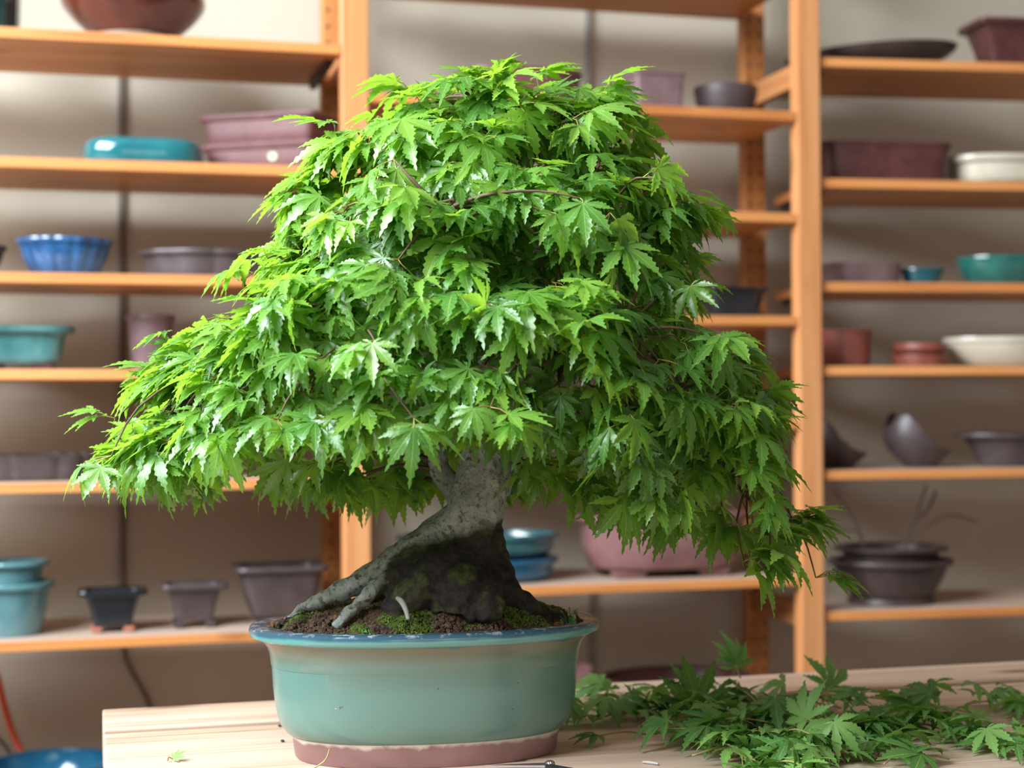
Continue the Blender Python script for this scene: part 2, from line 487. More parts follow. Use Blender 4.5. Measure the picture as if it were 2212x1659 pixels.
C_blue = ceramic('blue_glaze', (0.008, 0.045, 0.13), (0.03, 0.12, 0.29), 0.14, 24, 0.6)
C_blue2 = ceramic('mid_blue_glaze', (0.015, 0.09, 0.18), (0.03, 0.15, 0.27), 0.25, 24, 0.5)
C_bluegreen = ceramic('blue_green_glaze', (0.02, 0.09, 0.11), (0.06, 0.18, 0.20), 0.2, 20, 0.5)
C_black = ceramic('black_glaze', (0.006, 0.008, 0.011), (0.012, 0.016, 0.022), 0.2, 14, 0.15)
C_cream = ceramic('cream_glaze', (0.58, 0.51, 0.40), (0.68, 0.61, 0.50), 0.3, 10, 0.3)
C_oxblood = ceramic('oxblood_glaze', (0.045, 0.010, 0.007), (0.13, 0.03, 0.017), 0.12, 9, 0.5, c3=(0.08, 0.014, 0.010))
C_dkgreen = ceramic('dark_green_glaze', (0.008, 0.02, 0.02), (0.02, 0.045, 0.042), 0.15, 14, 0.6)
C_raw = ceramic('raw_brown_clay', (0.17, 0.11, 0.075), (0.22, 0.15, 0.10), 0.6, 20)
C_dkteal = ceramic('dark_teal_glaze', (0.008, 0.07, 0.09), (0.015, 0.11, 0.14), 0.2, 14, 0.4)

# ---- left bay
pot('dark green ribbed glazed pot at the left edge of the top left shelf', main, -110, 46, -60, Lz[0], 'straight', C_dkgreen, lobes=(14, 0.05), ratio=1.0)
j = pot('large glossy oxblood red jar on the top left shelf', main, 130, 443, -60, Lz[0], 'jar', C_oxblood, ratio=0.95, dmax=0.14, name='glazed_jar', cat='jar', foot=('ring', 0.018, 1.12), footmat=C_raw)
pot('teal glazed low rounded pot on the second left shelf', main, 178, 437, 297, Lz[1], 'low', C_teal, n=3.2, ratio=0.8)
# stacked rectangular pair, turned
uS = (main.U(440, 300, 0.15) + main.U(722, 300, 0.15)) / 2
def rect_pot(label, pos, ang, a, b, h, mat, bay=main, feet=True, grp=None, sticker=False, rimt=0.010, ov=0.008, bodyk='straight'):
    root = empty('bonsai_pot', pos, ang); tag(root, label, 'pot', grp)
    fh = 0.008 if feet else 0
    bd = BODY[bodyk]
    prof = [(s, fh + z * (h - fh)) for s, z in bd]
    wl = 0.006 / a
    inner = [(s - wl, max(z, fh + 0.008)) for s, z in prof[::-1]]
    loft('body', [(0.5, fh)] + prof + inner + [(0.4, fh + 0.008)], a, b, 14, mat, root, 72, closed_top=True)
    r0 = ov / a
    loft('rim', [(1 - wl, h - rimt), (1 + r0 * 0.6, h - rimt), (1 + r0, h - rimt * .6), (1 + r0, h), (1 - wl * 1.2, h)], a, b, 14, mat, root, 72, wrap=True)
    if feet:
        s0 = bd[0][0]
        for sx in (-1, 1):
            for sy in (-1, 1):
                x1 = sx * a * s0; x0 = sx * a * (s0 - 0.4); y1 = sy * b * s0; y0 = sy * b * (s0 - 0.4)
                box('foot', min(x0, x1), max(x0, x1), min(y0, y1), max(y0, y1), 0, fh + 0.001, mat, root, 0.001)
    if sticker:
        bm = bmesh.new(); bmesh.ops.create_cone(bm, cap_ends=True, segments=20, radius1=0.009, radius2=0.009, depth=0.001)
        me = bpy.data.meshes.new('price_sticker'); bm.to_mesh(me); bm.free()
        st = link('price_sticker', me, plain('green_sticker', (0.45, 0.55, 0.3), 0.5), root)
        st.rotation_euler = (R(90), 0, 0); st.location = (0.030, -b * 0.965 - 0.0005, h * 0.52)
        st['label'] = 'round pale green price sticker'
    return root
hp = 0.040
zt = main.hit(620, 252, 0.10).z
hh = (zt - Lz[1]) / 2
ang = R(-30)
c = main.P(main.U(588, 300, 0.155), 0.150, Lz[1] + 0.0005)
rect_pot('red-brown rectangular pot with a green sticker, lower of the turned pair', c, ang, 0.108, 0.070, hh, C_rbrown, sticker=True)
c2 = c.copy(); c2.z += hh + 0.0005
rect_pot('red-brown rectangular pot, upper of the turned pair, without a sticker', c2, ang, 0.112, 0.073, hh, C_rbrown, feet=False)
pot('dark pot cut off by the left edge of the photo on the third left shelf', main, -170, 10, 527, Lz[2], 'bowl', C_dkbrown, ratio=0.8, rim=(0.004, 0.008))
pot('deep blue glazed fluted bowl on the third left shelf', main, 40, 240, 513, Lz[2], 'bowl', C_blue, lobes=(16, 0.06), ratio=0.8, rim=(0.005, 0.009), N=160)
pot('long brown lobed oval tray on the third left shelf', main, 303, 606, 540, Lz[2], 'tray', C_brown, lobes=(10, 0.06), ratio=0.62, rim=(0.005, 0.008), N=140)
pot('teal glazed pot with brown base on the fourth left shelf', main, -80, 158, 705, Lz[3], 'cup', C_teal2, n=4, ratio=0.75, rim=(0.004, 0.010), foot=('feet', 0.012, 1.0), footmat=C_dkred)
pot('tall tapered mauve cylinder pot on the fourth left shelf', main, 274, 376, 680, Lz[3], 'taper', C_mauve, ratio=1.0, rim=(0.002, 0.010))
pot('red-brown pot glimpsed through the foliage on the fourth left shelf', main, 500, 610, 697, Lz[3], 'straight', C_dkred, n=4, ratio=0.9)
pot('dark brown lobed tray on the fifth left shelf', main, -60, 214, 980, Lz[4], 'tray', C_brown, lobes=(12, 0.07), ratio=0.7, n=3, N=140)
pot('large red-brown pot behind the drooping left foliage on the fifth left shelf', main, 272, 446, 905, Lz[4], 'cup', C_rbrown, n=3.5, ratio=0.9, foot=('feet', 0.012, 1.0), rim=(0.004, 0.01))
pot('small dark blue pot behind the foliage on the fifth left shelf', main, 600, 672, 1008, Lz[4], 'bowl', C_blue, ratio=0.9)
zlow = Lz[5]
pot('larger grey-teal glazed pot, outer of the nested pair on the sixth left shelf', main, -72, 112, 1252, zlow, 'taper', C_teal3, ratio=0.95, rim=(0.006, 0.010), off=0.10, group=None)
pot('grey-teal pot nested inside its larger twin at the left edge', main, -56, 96, 1228, zlow, 'taper', C_teal3, ratio=0.95, rim=(0.009, 0.008), off=0.10, h=0.10, z_lift=0.0226 if False else 0.030)
pot('black glazed rectangular pot on pinkish feet, sixth left shelf', main, 176, 310, 1270, zlow, 'flare', C_black, n=9, ratio=0.72, rim=(0.007, 0.008), foot=('feet', 0.010, 1.25), footmat=C_terra, off=0.085, N=72)
pot('small brown rectangular footed pot beside the black glazed pot', main, 354, 483, 1257, zlow, 'flare', C_brown, n=9, ratio=0.75, rim=(0.006, 0.008), foot=('feet', 0.014, 1.25), off=0.10, N=72)
pot('larger brown rectangular pot at the right end of the sixth left shelf', main, 512, 694, 1216, zlow, 'vee', C_brown, n=7, ratio=0.8, rim=(0.008, 0.009), foot=('feet', 0.012, 1.0), off=0.13, N=72)
pot('bright blue glazed bowl at the bottom left corner of the photo', main, -30, 252, 1634, Lz[6], 'bowl', ceramic('bright_blue_glaze', (0.01, 0.12, 0.24), (0.02, 0.19, 0.34), 0.15, 14, 0.5), ratio=0.9, rim=(0.004, 0.008), off=0.14, h=CAM.z - 0.640 - Lz[6], dmax=0.12)
# ---- middle bay
pot('wide red-brown oval pot behind the crown top on the upper middle shelf', main, 992, 1245, 147, Mz[0], 'straight', C_rbrown, n=3, ratio=0.7, rim=(0.004, 0.01))
rect_pot('square mauve pot with ribbed corners on the upper middle shelf', main.P(main.U(1412, 190, 0.12), 0.13, Mz[0] + 0.0005), 0, 0.051, 0.051, main.hit(1412, 157, 0.09).z - Mz[0], C_mauve, ov=0.003, rimt=0.006)
pot('dark brown round bowl at the right end of the upper middle shelf', main, 1502, 1632, 180, Mz[0], 'bowl', C_brown, ratio=1.0)
pot('black flared pot right of the foliage in the middle bay', main, 1512, 1640, 621, Mz[2], 'taper', C_black, n=5, ratio=0.8, rim=(0.004, 0.008))
pot('small pinkish bowl on feet at the right tip of the foliage', main, 1600, 1696, 848, Mz[3], 'cup', C_mauve, ratio=0.9, rim=(0.004, 0.008), foot=('ring', 0.008, 1.1))
zb = Mz[4]
pot('mid-blue oval bowl under the green-blue bowl, right of the trunk', main, 862, 1200, 1203, zb, 'stack', C_blue2, ratio=0.6, rim=(0.003, 0.010), off=0.12, h=0.044, dmax=0.1)
pot('green-blue oval bowl stacked on the mid-blue bowl, right of the trunk', main, 860, 1202, 1150, zb, 'stack', C_bluegreen, ratio=0.6, rim=(0.003, 0.008), off=0.12, h=0.044, z_lift=0.0465, dmax=0.1)
pot('big pinkish-mauve oval pot with cloud feet behind the low right foliage', main, 1252, 1600, 1104, zb, 'belly', C_pink, n=2.6, ratio=0.62, rim=(0.006, 0.011), foot=('feet', 0.016, 1.04), off=0.13, N=80, dmax=0.105)
pot('small dark brown pot half hidden by the low right foliage', main, 1618, 1672, 1196, zb, 'bowl', C_dkbrown, ratio=1.0, off=0.16)
pot('wide glossy dark red bowl just above the far table edge', main, 1305, 1612, 1446, Mz[5], 'bowl', C_dkred, ratio=0.8, rim=(0.004, 0.008), off=0.14)
pot('small pale pinkish pot just right of the teal planter, low shelf', main, 1200, 1276, 1436, Mz[5], 'straight', C_pink, n=5, ratio=0.9, off=0.10)
# ---- right bay
o = pot('large dark brown shallow oval pot leaning on the top right shelf', right, 1700, 2064, 96, Rz_[0], 'bowl', C_dkbrown, ratio=0.7, off=0.15, h=0.034)
o.rotation_euler[1] = R(-5.0); o.location.z += 0.0092
rect_pot('dark red-brown flared rectangular pot on the top right shelf', right.P(right.U(2180, 90, 0.15), 0.15, Rz_[0] + 0.0005), right.ang, 0.085, 0.06, right.hit(2150, 40, 0.1).z - Rz_[0], C_dkred, bodyk='flare', ov=0.006, rimt=0.012)
pot('brown rectangular pot on the second right shelf', right, 1752, 2028, 308, Rz_[1], 'straight', C_dkred, n=6, ratio=0.6, rim=(0.003, 0.008), off=0.13)
pot('cream oval tray on the second right shelf', right, 2046, 2330, 335, Rz_[1], 'tray', C_cream, n=3, ratio=0.6, rim=(0.006, 0.012), foot=('ring', 0.010, 0.95), off=0.13)
pot('mauve shallow round dish on the third right shelf', right, 1775, 1937, 567, Rz_[2], 'straight', C_mauve, n=3, ratio=0.8, off=0.13)
pot('tiny dark teal pot on the third right shelf', right, 1947, 2035, 580, Rz_[2], 'taper', C_dkteal, ratio=0.8, off=0.12, rim=(0.002, 0.006))
pot('dark green glazed bowl at the right edge of the third right shelf', right, 2070, 2262, 553, Rz_[2], 'bowl', C_green, ratio=0.8, off=0.12, rim=(0.002, 0.006))
pot('red clay cylinder pot on the fourth right shelf', right, 1778, 1878, 713, Rz_[3], 'straight', C_red, ratio=1.0, off=0.12, rim=(0.002, 0.006))
pot('squat red clay saucer pot, lower of a stacked pair on the fourth right shelf', right, 1928, 2043, 757, Rz_[3], 'straight', C_red, ratio=1.0, off=0.11, h=0.024, rim=(0.0015, 0.006))
pot('squat red clay saucer pot, upper of a stacked pair on the fourth right shelf', right, 1930, 2041, 733, Rz_[3], 'round', C_red, ratio=1.0, off=0.11, h=0.024, z_lift=0.0245)
pot('cream shallow oval bowl on the fourth right shelf', right, 2043, 2330, 728, Rz_[3], 'bowl', C_cream, ratio=0.6, off=0.12, rim=(0.003, 0.010))
pot('dark flared bowl at the right edge of the fifth right shelf', right, 2072, 2300, 935, Rz_[4], 'flare', C_brown, ratio=0.7, off=0.12, rim=(0.004, 0.008))
# crescent moon pots: a bowl with a sweeping cut
def crescent(label, px0, px1, ytop, mat, ratio, off, hi_left=True):
    u0, u1 = right.U(px0, 1000, off), right.U(px1, 1000, off)
    a = (u1 - u0) / 2; h = right.hit((px0 + px1) / 2, ytop, off).z - Rz_[4]
    root = empty('crescent_pot', right.P((u0 + u1) / 2, off, Rz_[4] + 0.0005), right.ang)
    tag(root, label, 'pot')
    N, Mr = 64, 20
    def lip(x):   # lip height as a function of x (-1..1): high horn left, low sweep, small right horn
        t = (x + 1) / 2
        k = [(0, 0.74), (0.08, 0.95), (0.17, 1.0), (0.30, 0.84), (0.45, 0.55), (0.62, 0.38), (0.8, 0.31), (1.0, 0.30)]
        for (p, q), (p2, q2) in zip(k, k[1:]):
            if t <= p2:
                f = (t - p) / (p2 - p); f = f * f * (3 - 2 * f)
                return q + (q2 - q) * f
        return k[-1][1]
    V, Fc = [], []
    for side in (0, 1):
        for i in range(Mr + 1):
            for k in range(N):
                t = 2 * PI * k / N
                s = i / Mr
                prof = lambda z: 0.40 + 0.60 * math.sin(min(z / 0.55, 1) * PI / 2) if z < 0.55 else 1.0 - 0.14 * ((z - 0.55) / 0.45) ** 2
                zz = s * lip(math.cos(t))
                rr = prof(zz) - (0.06 if side else 0)
                zz = max(zz, 0.07) if side else zz
                V.append((a * rr * math.cos(t), a * ratio * rr * math.sin(t), h * zz))
    o2 = (Mr + 1) * N
    for i in range(Mr):
        for k in range(N):
            a0 = i * N + k; a1 = i * N + (k + 1) % N
            Fc.append((a0, a1, a1 + N, a0 + N)); Fc.append((o2 + a0 + N, o2 + a1 + N, o2 + a1, o2 + a0))
    for k in range(N):
        a0 = Mr * N + k; a1 = Mr * N + (k + 1) % N
        Fc.append((a0, a1, o2 + a1, o2 + a0))
    Fc.append(tuple(range(N))[::-1]); Fc.append(tuple(o2 + k for k in range(N)))
    me = bpy.data.meshes.new('body'); me.from_pydata(V, [], Fc); me.update()
    link('body', me, mat, root, True)
crescent('dark crescent-lipped pot beside the right post on the fifth right shelf', 1728, 1884, 900, C_dkbrown, 0.8, 0.12)
crescent('mauve-brown crescent moon pot with a high left horn, fifth right shelf', 1912, 2063, 890, C_brown, 0.8, 0.11)
bw = pot('large dark brown footed bowl, outer of the nested pair on the sixth right shelf', right, 1800, 2046, 1212, Rz_[5], 'vee', C_dkbrown, ratio=0.85, rim=(0.006, 0.010), foot=('ring', 0.012, 1.15), off=0.115, h=(1305 - 1208) / 1085.0 )
pot('dark brown round bowl nested in the bowl below it on the sixth right shelf', right, 1820, 2026, 1172, Rz_[5], 'vee', C_dkbrown, ratio=0.85, rim=(0.015, 0.008), off=0.115, h=0.080, z_lift=0.036)
# wires sticking out of the nested bowls
def wire(label, pts, r, mat):
    P = [right.hit(px, py, 0.115) for px, py in pts]
    o = tube('training_wire', P, r, mat); tag(o, label, 'wire', 'wires standing in the nested brown bowls')
M_wire = plain('brown_wire', (0.10, 0.07, 0.055), 0.6)
wire('thin brown wire bent over at the left of the nested brown bowls', [(1868, 1235), (1858, 1160), (1850, 1146), (1800, 1148)], 0.0015, M_wire)
wire('thin brown wire leaning left out of the nested brown bowls', [(1880, 1235), (1862, 1160), (1838, 1110), (1800, 1058)], 0.0015, M_wire)
wire('thickest brown wire forking upward out of the nested brown bowls', [(1950, 1235), (1958, 1155), (1972, 1130), (2005, 1100), (2022, 1060)], 0.0028, M_wire)
wire('upright brown wire reaching the shelf above the nested brown bowls', [(1955, 1235), (1965, 1150), (1978, 1120), (1990, 1080), (2002, 1048)], 0.0020, M_wire)
wire('long brown wire arching right out of the nested brown bowls', [(1975, 1235), (1985, 1155), (2020, 1125), (2060, 1113), (2110, 1128)], 0.0022, M_wire)

# cable down the wall and orange hose
def wy(px, py, y):
    r = ray(px, py); return CAM + r * (y / r.y)
cb = tube('wall_cable', [wy(266, 160, RY1 - .006)] + [wy(268, y, RY1 - .006) for y in (400, 700, 1000, 1300)] + [wy(268, 1400, RY1 - .006), wy(285, 1450, RY1 - .006), wy(318, 1510, RY1 - .006), wy(345, 1600, RY1 - .006), wy(350, 1800, RY1 - .006)], 0.0048, M_cable)
tag(cb, 'brown cable running down the wall behind the left shelves and bending right', 'cable')
hz = tube('garden_hose', [wy(-60, 1400, 3.2), wy(-12, 1450, 3.2), wy(8, 1520, 3.18), wy(30, 1590, 3.16), wy(62, 1650, 3.14), wy(90, 1700, 3.14), wy(100, 1900, 3.15)], 0.0062, M_orange)
tag(hz, 'orange hose hanging at the bottom left of the photo', 'hose')
cb2 = tube('black_cable', [wy(-50, 1540, 3.19), wy(-8, 1590, 3.19), wy(20, 1625, 3.19), wy(50, 1700, 3.18), wy(60, 1900, 3.19)], 0.003, M_dark)
tag(cb2, 'thin black cable beside the orange hose', 'cable')

# ------------------------------------------------------------------ table
TZ = 0.75
pb = at_z(1216, 1486, TZ)
TX0 = at_z(221, 1600, TZ).x
TYB = pb.y
tb = empty('work_table', (TX0, TYB, 0)); tag(tb, 'pale wooden plank work table under the bonsai', 'table')
y = TYB; TX1 = 2.6; k = 0
for wd in (0.128, 0.128, 0.128, 0.132, 0.128, 0.13):
    o = box('plank', 0.0 + random.uniform(0, .0025), TX1 - TX0, y - wd + (0.0055 if k == 0 else 0.0035) - TYB, y - TYB, TZ - 0.040, TZ - random.uniform(0, 0.0006) * (k > 0) + 0.0035 * (k == 0), M_table, tb, 0.0022)
    y -= wd; k += 1
TYF = y
for (x0, y0) in ((0.10, -0.12), (0.10, TYF - TYB + 0.05), (2.3, -0.12), (2.3, TYF - TYB + 0.05)):
    box('leg', x0, x0 + 0.07, y0, y0 + 0.07, 0, TZ - 0.12, M_table, tb, 0.004)
box('apron', 0.06, 2.5, -0.09, -0.06, TZ - 0.14, TZ - 0.0405, M_table, tb, 0.002)
box('apron', 0.06, 2.5, TYF - TYB + 0.06, TYF - TYB + 0.09, TZ - 0.14, TZ - 0.0405, M_table, tb, 0.002)
for x0 in (0.11, 2.31):
    box('apron', x0, x0 + 0.03, TYF - TYB + 0.0902, -0.0902, TZ - 0.12, TZ - 0.0405, M_table, tb, 0.002)

# ------------------------------------------------------------------ the planter
DP = 1.655
pc = at_depth(920, 1340, DP)
PC = Vector((pc.x, pc.y, TZ))
PH = pc.z - TZ
PA = 0.5 * 756 / F * DP
PB = PA * 0.60
PROT = R(-5.5)
def glaze_main():
    m, nt, b, _ = new_mat('celadon_glaze')
    tc = node(nt, 'ShaderNodeTexCoord'); sp = node(nt, 'ShaderNodeSeparateXYZ')
    nt.links.new(tc.outputs['Object'], sp.inputs[0])
    wob = mth(nt, 'MULTIPLY', mth(nt, 'SUBTRACT', nz(nt, 14, 4, tc.outputs['Object']), 0.5), 0.022)
    z = mth(nt, 'ADD', sp.outputs[2], wob)
    zf = mth(nt, 'DIVIDE', z, PH)
    # glaze runs thin and olive under the lip
    c = ramp(nt, zf, [(0.12, (0.38, 0.34, 0.30)), (0.155, (0.12, 0.23, 0.195)), (0.3, (0.12, 0.235, 0.20)), (0.70, (0.13, 0.25, 0.215)), (0.82, (0.17, 0.21, 0.15)), (0.90, (0.20, 0.175, 0.11)), (0.915, (0.05, 0.16, 0.17))])
    n2 = nz(nt, 9, 4, tc.outputs['Object'])
    c = mix(nt, mth(nt, 'MULTIPLY', n2, 0.22), c, (0.12, 0.22, 0.20))
    v = node(nt, 'ShaderNodeTexVoronoi'); v.inputs['Scale'].default_value = 95
    nt.links.new(tc.outputs['Object'], v.inputs['Vector'])
    sel = mth(nt, 'LESS_THAN', v.outputs['Distance'], 0.11)
    sel2 = mth(nt, 'GREATER_THAN', nz(nt, 22, 2, tc.outputs['Object']), 0.62)
    c = mix(nt, mth(nt, 'MULTIPLY', mth(nt, 'MULTIPLY', sel, sel2), 0.8), c, (0.07, 0.06, 0.045))
    v2 = node(nt, 'ShaderNodeTexVoronoi'); v2.inputs['Scale'].default_value = 60
    nt.links.new(objco(nt, (1, 1, 2.2), (0.3, 0.5, 0)), v2.inputs['Vector'])
    s3 = mth(nt, 'MULTIPLY', mth(nt, 'LESS_THAN', v2.outputs['Distance'], 0.055), mth(nt, 'GREATER_THAN', nz(nt, 15, 2, objco(nt, (1, 1, 1), (1, 2, 0))), 0.56))
    c = mix(nt, mth(nt, 'MULTIPLY', s3, 0.8), c, (0.6, 0.6, 0.55))
    nt.links.new(c, b.inputs['Base Color'])
    b.inputs['Roughness'].default_value = 0.27
    b.inputs['Coat Weight'].default_value = 0.3; b.inputs['Coat Roughness'].default_value = 0.28
    bump(nt, b, nz(nt, 120, 3, tc.outputs['Object']), 0.06, 0.001)
    return m
def rim_mat():
    m, nt, b, _ = new_mat('rim_glaze')
    geo = node(nt, 'ShaderNodeTexCoord'); sp = node(nt, 'ShaderNodeSeparateXYZ'); nt.links.new(geo.outputs['Object'], sp.inputs[0])
    n = nz(nt, 90, 6, geo.outputs['Object'], 0.7)
    zf = mth(nt, 'ADD', mth(nt, 'DIVIDE', mth(nt, 'SUBTRACT', sp.outputs[2], PH - 0.011), 0.011), mth(nt, 'MULTIPLY', mth(nt, 'SUBTRACT', nz(nt, 30, 4, geo.outputs['Object']), 0.5), 0.5))
    c = ramp(nt, zf, [(0.35, (0.14, 0.36, 0.34)), (0.62, (0.05, 0.13, 0.19)), (1.0, (0.045, 0.10, 0.15))])
    sc = mth(nt, 'MULTIPLY', ramp(nt, n, [(0.53, (0, 0, 0)), (0.60, (1, 1, 1))]), ramp(nt, zf, [(0.7, (0, 0, 0)), (0.95, (1, 1, 1))]))
    c = mix(nt, mth(nt, 'MULTIPLY', sc, 0.7), c, (0.55, 0.57, 0.58))
    nt.links.new(c, b.inputs['Base Color']); b.inputs['Roughness'].default_value = 0.25
    b.inputs['Coat Weight'].default_value = 0.4
    return m
def foot_mat():
    m, nt, b, _ = new_mat('raw_pink_clay')
    tc = node(nt, 'ShaderNodeTexCoord'); sp = node(nt, 'ShaderNodeSeparateXYZ'); nt.links.new(tc.outputs['Object'], sp.inputs[0])
    n = nz(nt, 12, 5, tc.outputs['Object'])
    c = ramp(nt, n, [(0.3, (0.24, 0.125, 0.12)), (0.7, (0.33, 0.19, 0.185))])
    zf = mth(nt, 'ADD', mth(nt, 'DIVIDE', sp.outputs[2], 0.024), mth(nt, 'MULTIPLY', mth(nt, 'SUBTRACT', nz(nt, 50, 5, tc.outputs['Object']), 0.5), 0.6))
    c = mix(nt, ramp(nt, zf, [(0.8, (0, 0, 0)), (0.95, (1, 1, 1))]), c, (0.62, 0.56, 0.50))
    nt.links.new(c, b.inputs['Base Color']); b.inputs['Roughness'].default_value = 0.45
    bump(nt, b, nz(nt, 200, 3, tc.outputs['Object']), 0.1, 0.001)
    return m
planter = empty('oval_planter', PC, PROT)
tag(planter, 'large teal celadon glazed oval pot on the table holding the maple bonsai', 'planter')
FH = 0.024
prof = [(0.70, FH - 0.002), (0.775, FH), (0.80, FH + 0.004), (0.832, FH + 0.013), (0.853, FH + 0.028), (0.866, FH + 0.048), (0.873, 0.095), (0.877, PH - 0.040), (0.884, PH - 0.030), (0.900, PH - 0.0215), (0.928, PH - 0.0155), (0.955, PH - 0.010),
        (0.955, PH - 0.006), (0.86, PH - 0.006), (0.84, PH - 0.016), (0.83, 0.06), (0.78, 0.034), (0.4, 0.030)]
loft('body', prof, PA, PB, 2.25, glaze_main(), planter, 128, closed_top=True)
loft('rim', [(0.90, PH - 0.0125), (0.965, PH - 0.0125), (0.992, PH - 0.0100), (1.0, PH - 0.0055), (0.994, PH - 0.0015), (0.978, PH), (0.88, PH + 0.0002), (0.862, PH - 0.002), (0.862, PH - 0.010)],
     PA, PB, 2.25, rim_mat(), planter, 128, wrap=True)
loft('foot', [(0.62, 0.0), (0.735, 0.0), (0.745, 0.002), (0.760, FH - 0.003), (0.775, FH + 0.0008), (0.62, FH + 0.0008)], PA, PB, 2.25, foot_mat(), planter, 128, wrap=True)

# ------------------------------------------------------------------ soil
def pl(x, y, z):   # planter-local -> world
    c, s = math.cos(PROT), math.sin(PROT)
    return Vector((PC.x + c * x - s * y, PC.y + s * x + c * y, TZ + z))
def unpl(p):
    d = p - PC; c, s = math.cos(-PROT), math.sin(-PROT)
    return c * d.x - s * d.y, s * d.x + c * d.y
def soil_h(x, y):
    r = math.sqrt((x / (PA * 0.86)) ** 2 + (y / (PB * 0.86)) ** 2)
    f = max(0, 1 - r)
    return PH - 0.008 + 0.022 * min(1, f * 3.0) ** 0.8 + 0.016 * math.exp(-((x - 0.01) ** 2 / 0.006 + (y - 0.0) ** 2 / 0.003))
def soil_mesh():
    V, Fc = [], []
    NR, NA = 60, 150
    V.append((0, 0, soil_h(0, 0)))
    for i in range(1, NR + 1):
        for k in range(NA):
            t = 2 * PI * k / NA; r = i / NR * 0.856
            c, s = math.cos(t), math.sin(t)
            x = PA * r * math.copysign(abs(c) ** (2 / 2.25), c); y = PB * r * math.copysign(abs(s) ** (2 / 2.25), s)
            z = soil_h(x, y)
            if i < NR:
                z += 0.004 * noise.noise(Vector((x * 60, y * 60, 0))) + 0.003 * noise.noise(Vector((x * 200, y * 200, 3))) + 0.002 * random.random()
            V.append((x, y, z))
    for k in range(NA):
        Fc.append((0, 1 + k, 1 + (k + 1) % NA))
    for i in range(NR - 1):
        for k in range(NA):
            a = 1 + i * NA + k; b = 1 + i * NA + (k + 1) % NA
            Fc.append((a, a + NA, b + NA, b))
    base = len(V)   # closing bottom
    for k in range(NA):
        x, y, z = V[1 + (NR - 1) * NA + k]; V.append((x * 0.97, y * 0.97, PH - 0.05))
    for k in range(NA):
        a = 1 + (NR - 1) * NA + k; b = 1 + (NR - 1) * NA + (k + 1) % NA
        Fc.append((a, base + k, base + (k + 1) % NA, b))
    Fc.append(tuple(base + k for k in range(NA)))
    me = bpy.data.meshes.new('potting_soil'); me.from_pydata(V, [], Fc); me.update()
    return me
def soil_mat():
    m, nt, b, _ = new_mat('soil')
    n = nz(nt, 120, 6, objco(nt), 0.7); n2 = nz(nt, 18, 4, objco(nt))
    c = ramp(nt, n, [(0.3, (0.018, 0.010, 0.006)), (0.5, (0.075, 0.042, 0.024)), (0.72, (0.17, 0.11, 0.065))])
    mo = ramp(nt, n, [(0.3, (0.03, 0.045, 0.008)), (0.7, (0.14, 0.16, 0.03))])
    c = mix(nt, ramp(nt, n2, [(0.54, (0, 0, 0)), (0.60, (1, 1, 1))]), c, mo)
    nt.links.new(c, b.inputs['Base Color']); b.inputs['Roughness'].default_value = 0.9
    bump(nt, b, n, 1.0, 0.004)
    return m
so = link('potting_soil', soil_mesh(), soil_mat(), None, False)
so.location = PC; so.rotation_euler = (0, 0, PROT)
tag(so, 'dark crumbly soil mounded in the teal oval pot', 'soil', None, 'stuff')
def crumb_cloud(name, spots, mat, label, cat, kind='stuff'):
    """clumps of tiny crumbs / moss tufts"""
    V, Fc = [], []
    for (x, y, rad, n, s0, s1, lift) in spots:
        for q in range(n):
            a = random.uniform(0, 2 * PI); r = rad * math.sqrt(random.random())
            xx = x + r * math.cos(a); yy = y + r * 0.7 * math.sin(a)
            if (xx / (PA * 0.85)) ** 2 + (yy / (PB * 0.85)) ** 2 > 1: continue
            s = random.uniform(s0, s1); dome = lift * (1 - (r / rad) ** 2)
            p = pl(xx, yy, soil_h(xx, yy) + dome + s * 0.3)
            b0 = len(V)
            u = Vector((random.gauss(0, 1), random.gauss(0, 1), random.gauss(0, 1))).normalized()
            v = u.orthogonal().normalized(); w_ = u.cross(v)
            for d in (u, -u, v, -v, w_, -w_):
                V.append(tuple(p + d * s * random.uniform(0.6, 1.3)))
            for f in ((0, 2, 4), (2, 1, 4), (1, 3, 4), (3, 0, 4), (2, 0, 5), (1, 2, 5), (3, 1, 5), (0, 3, 5)):
                Fc.append(tuple(b0 + i for i in f))
    me = bpy.data.meshes.new(name); me.from_pydata(V, [], Fc); me.update()
    o = link(name, me, mat); tag(o, label, cat, None, kind)
    return o
def speck(name, c1, c2, scale=90, rough=0.85):
    m, nt, b, _ = new_mat(name)
    nt.links.new(ramp(nt, nz(nt, scale, 4, objco(nt)), [(0.32, c1), (0.68, c2)]), b.inputs['Base Color'])
    b.inputs['Roughness'].default_value = rough
    return m
def px_soil(px, py=1330, y=None):
    p = at_depth(px, py, DP - 0.05); return unpl(p)[0]
sp_ = []
for _ in range(60):
    a = random.uniform(0, 2 * PI); r = math.sqrt(random.random()) * 0.80
    sp_.append((PA * r * math.cos(a), PB * r * math.sin(a), 0.02, 90, 0.0008, 0.0032, 0.001))
for (px, yf) in ((610, -.1), (640, -.3), (660, .1), (690, -.4), (720, -.5), (1180, -.3), (1230, -.1), (1060, -.7), (960, -.72)):
    sp_.append((px_soil(px), PB * yf, 0.016, 170, 0.001, 0.0034, 0.007))
crumb_cloud('soil_crumbs', sp_, speck('crumb', (0.03, 0.015, 0.01), (0.19, 0.11, 0.07)), 'loose brown crumbs on the soil of the bonsai', 'soil crumbs')
sp_ = []
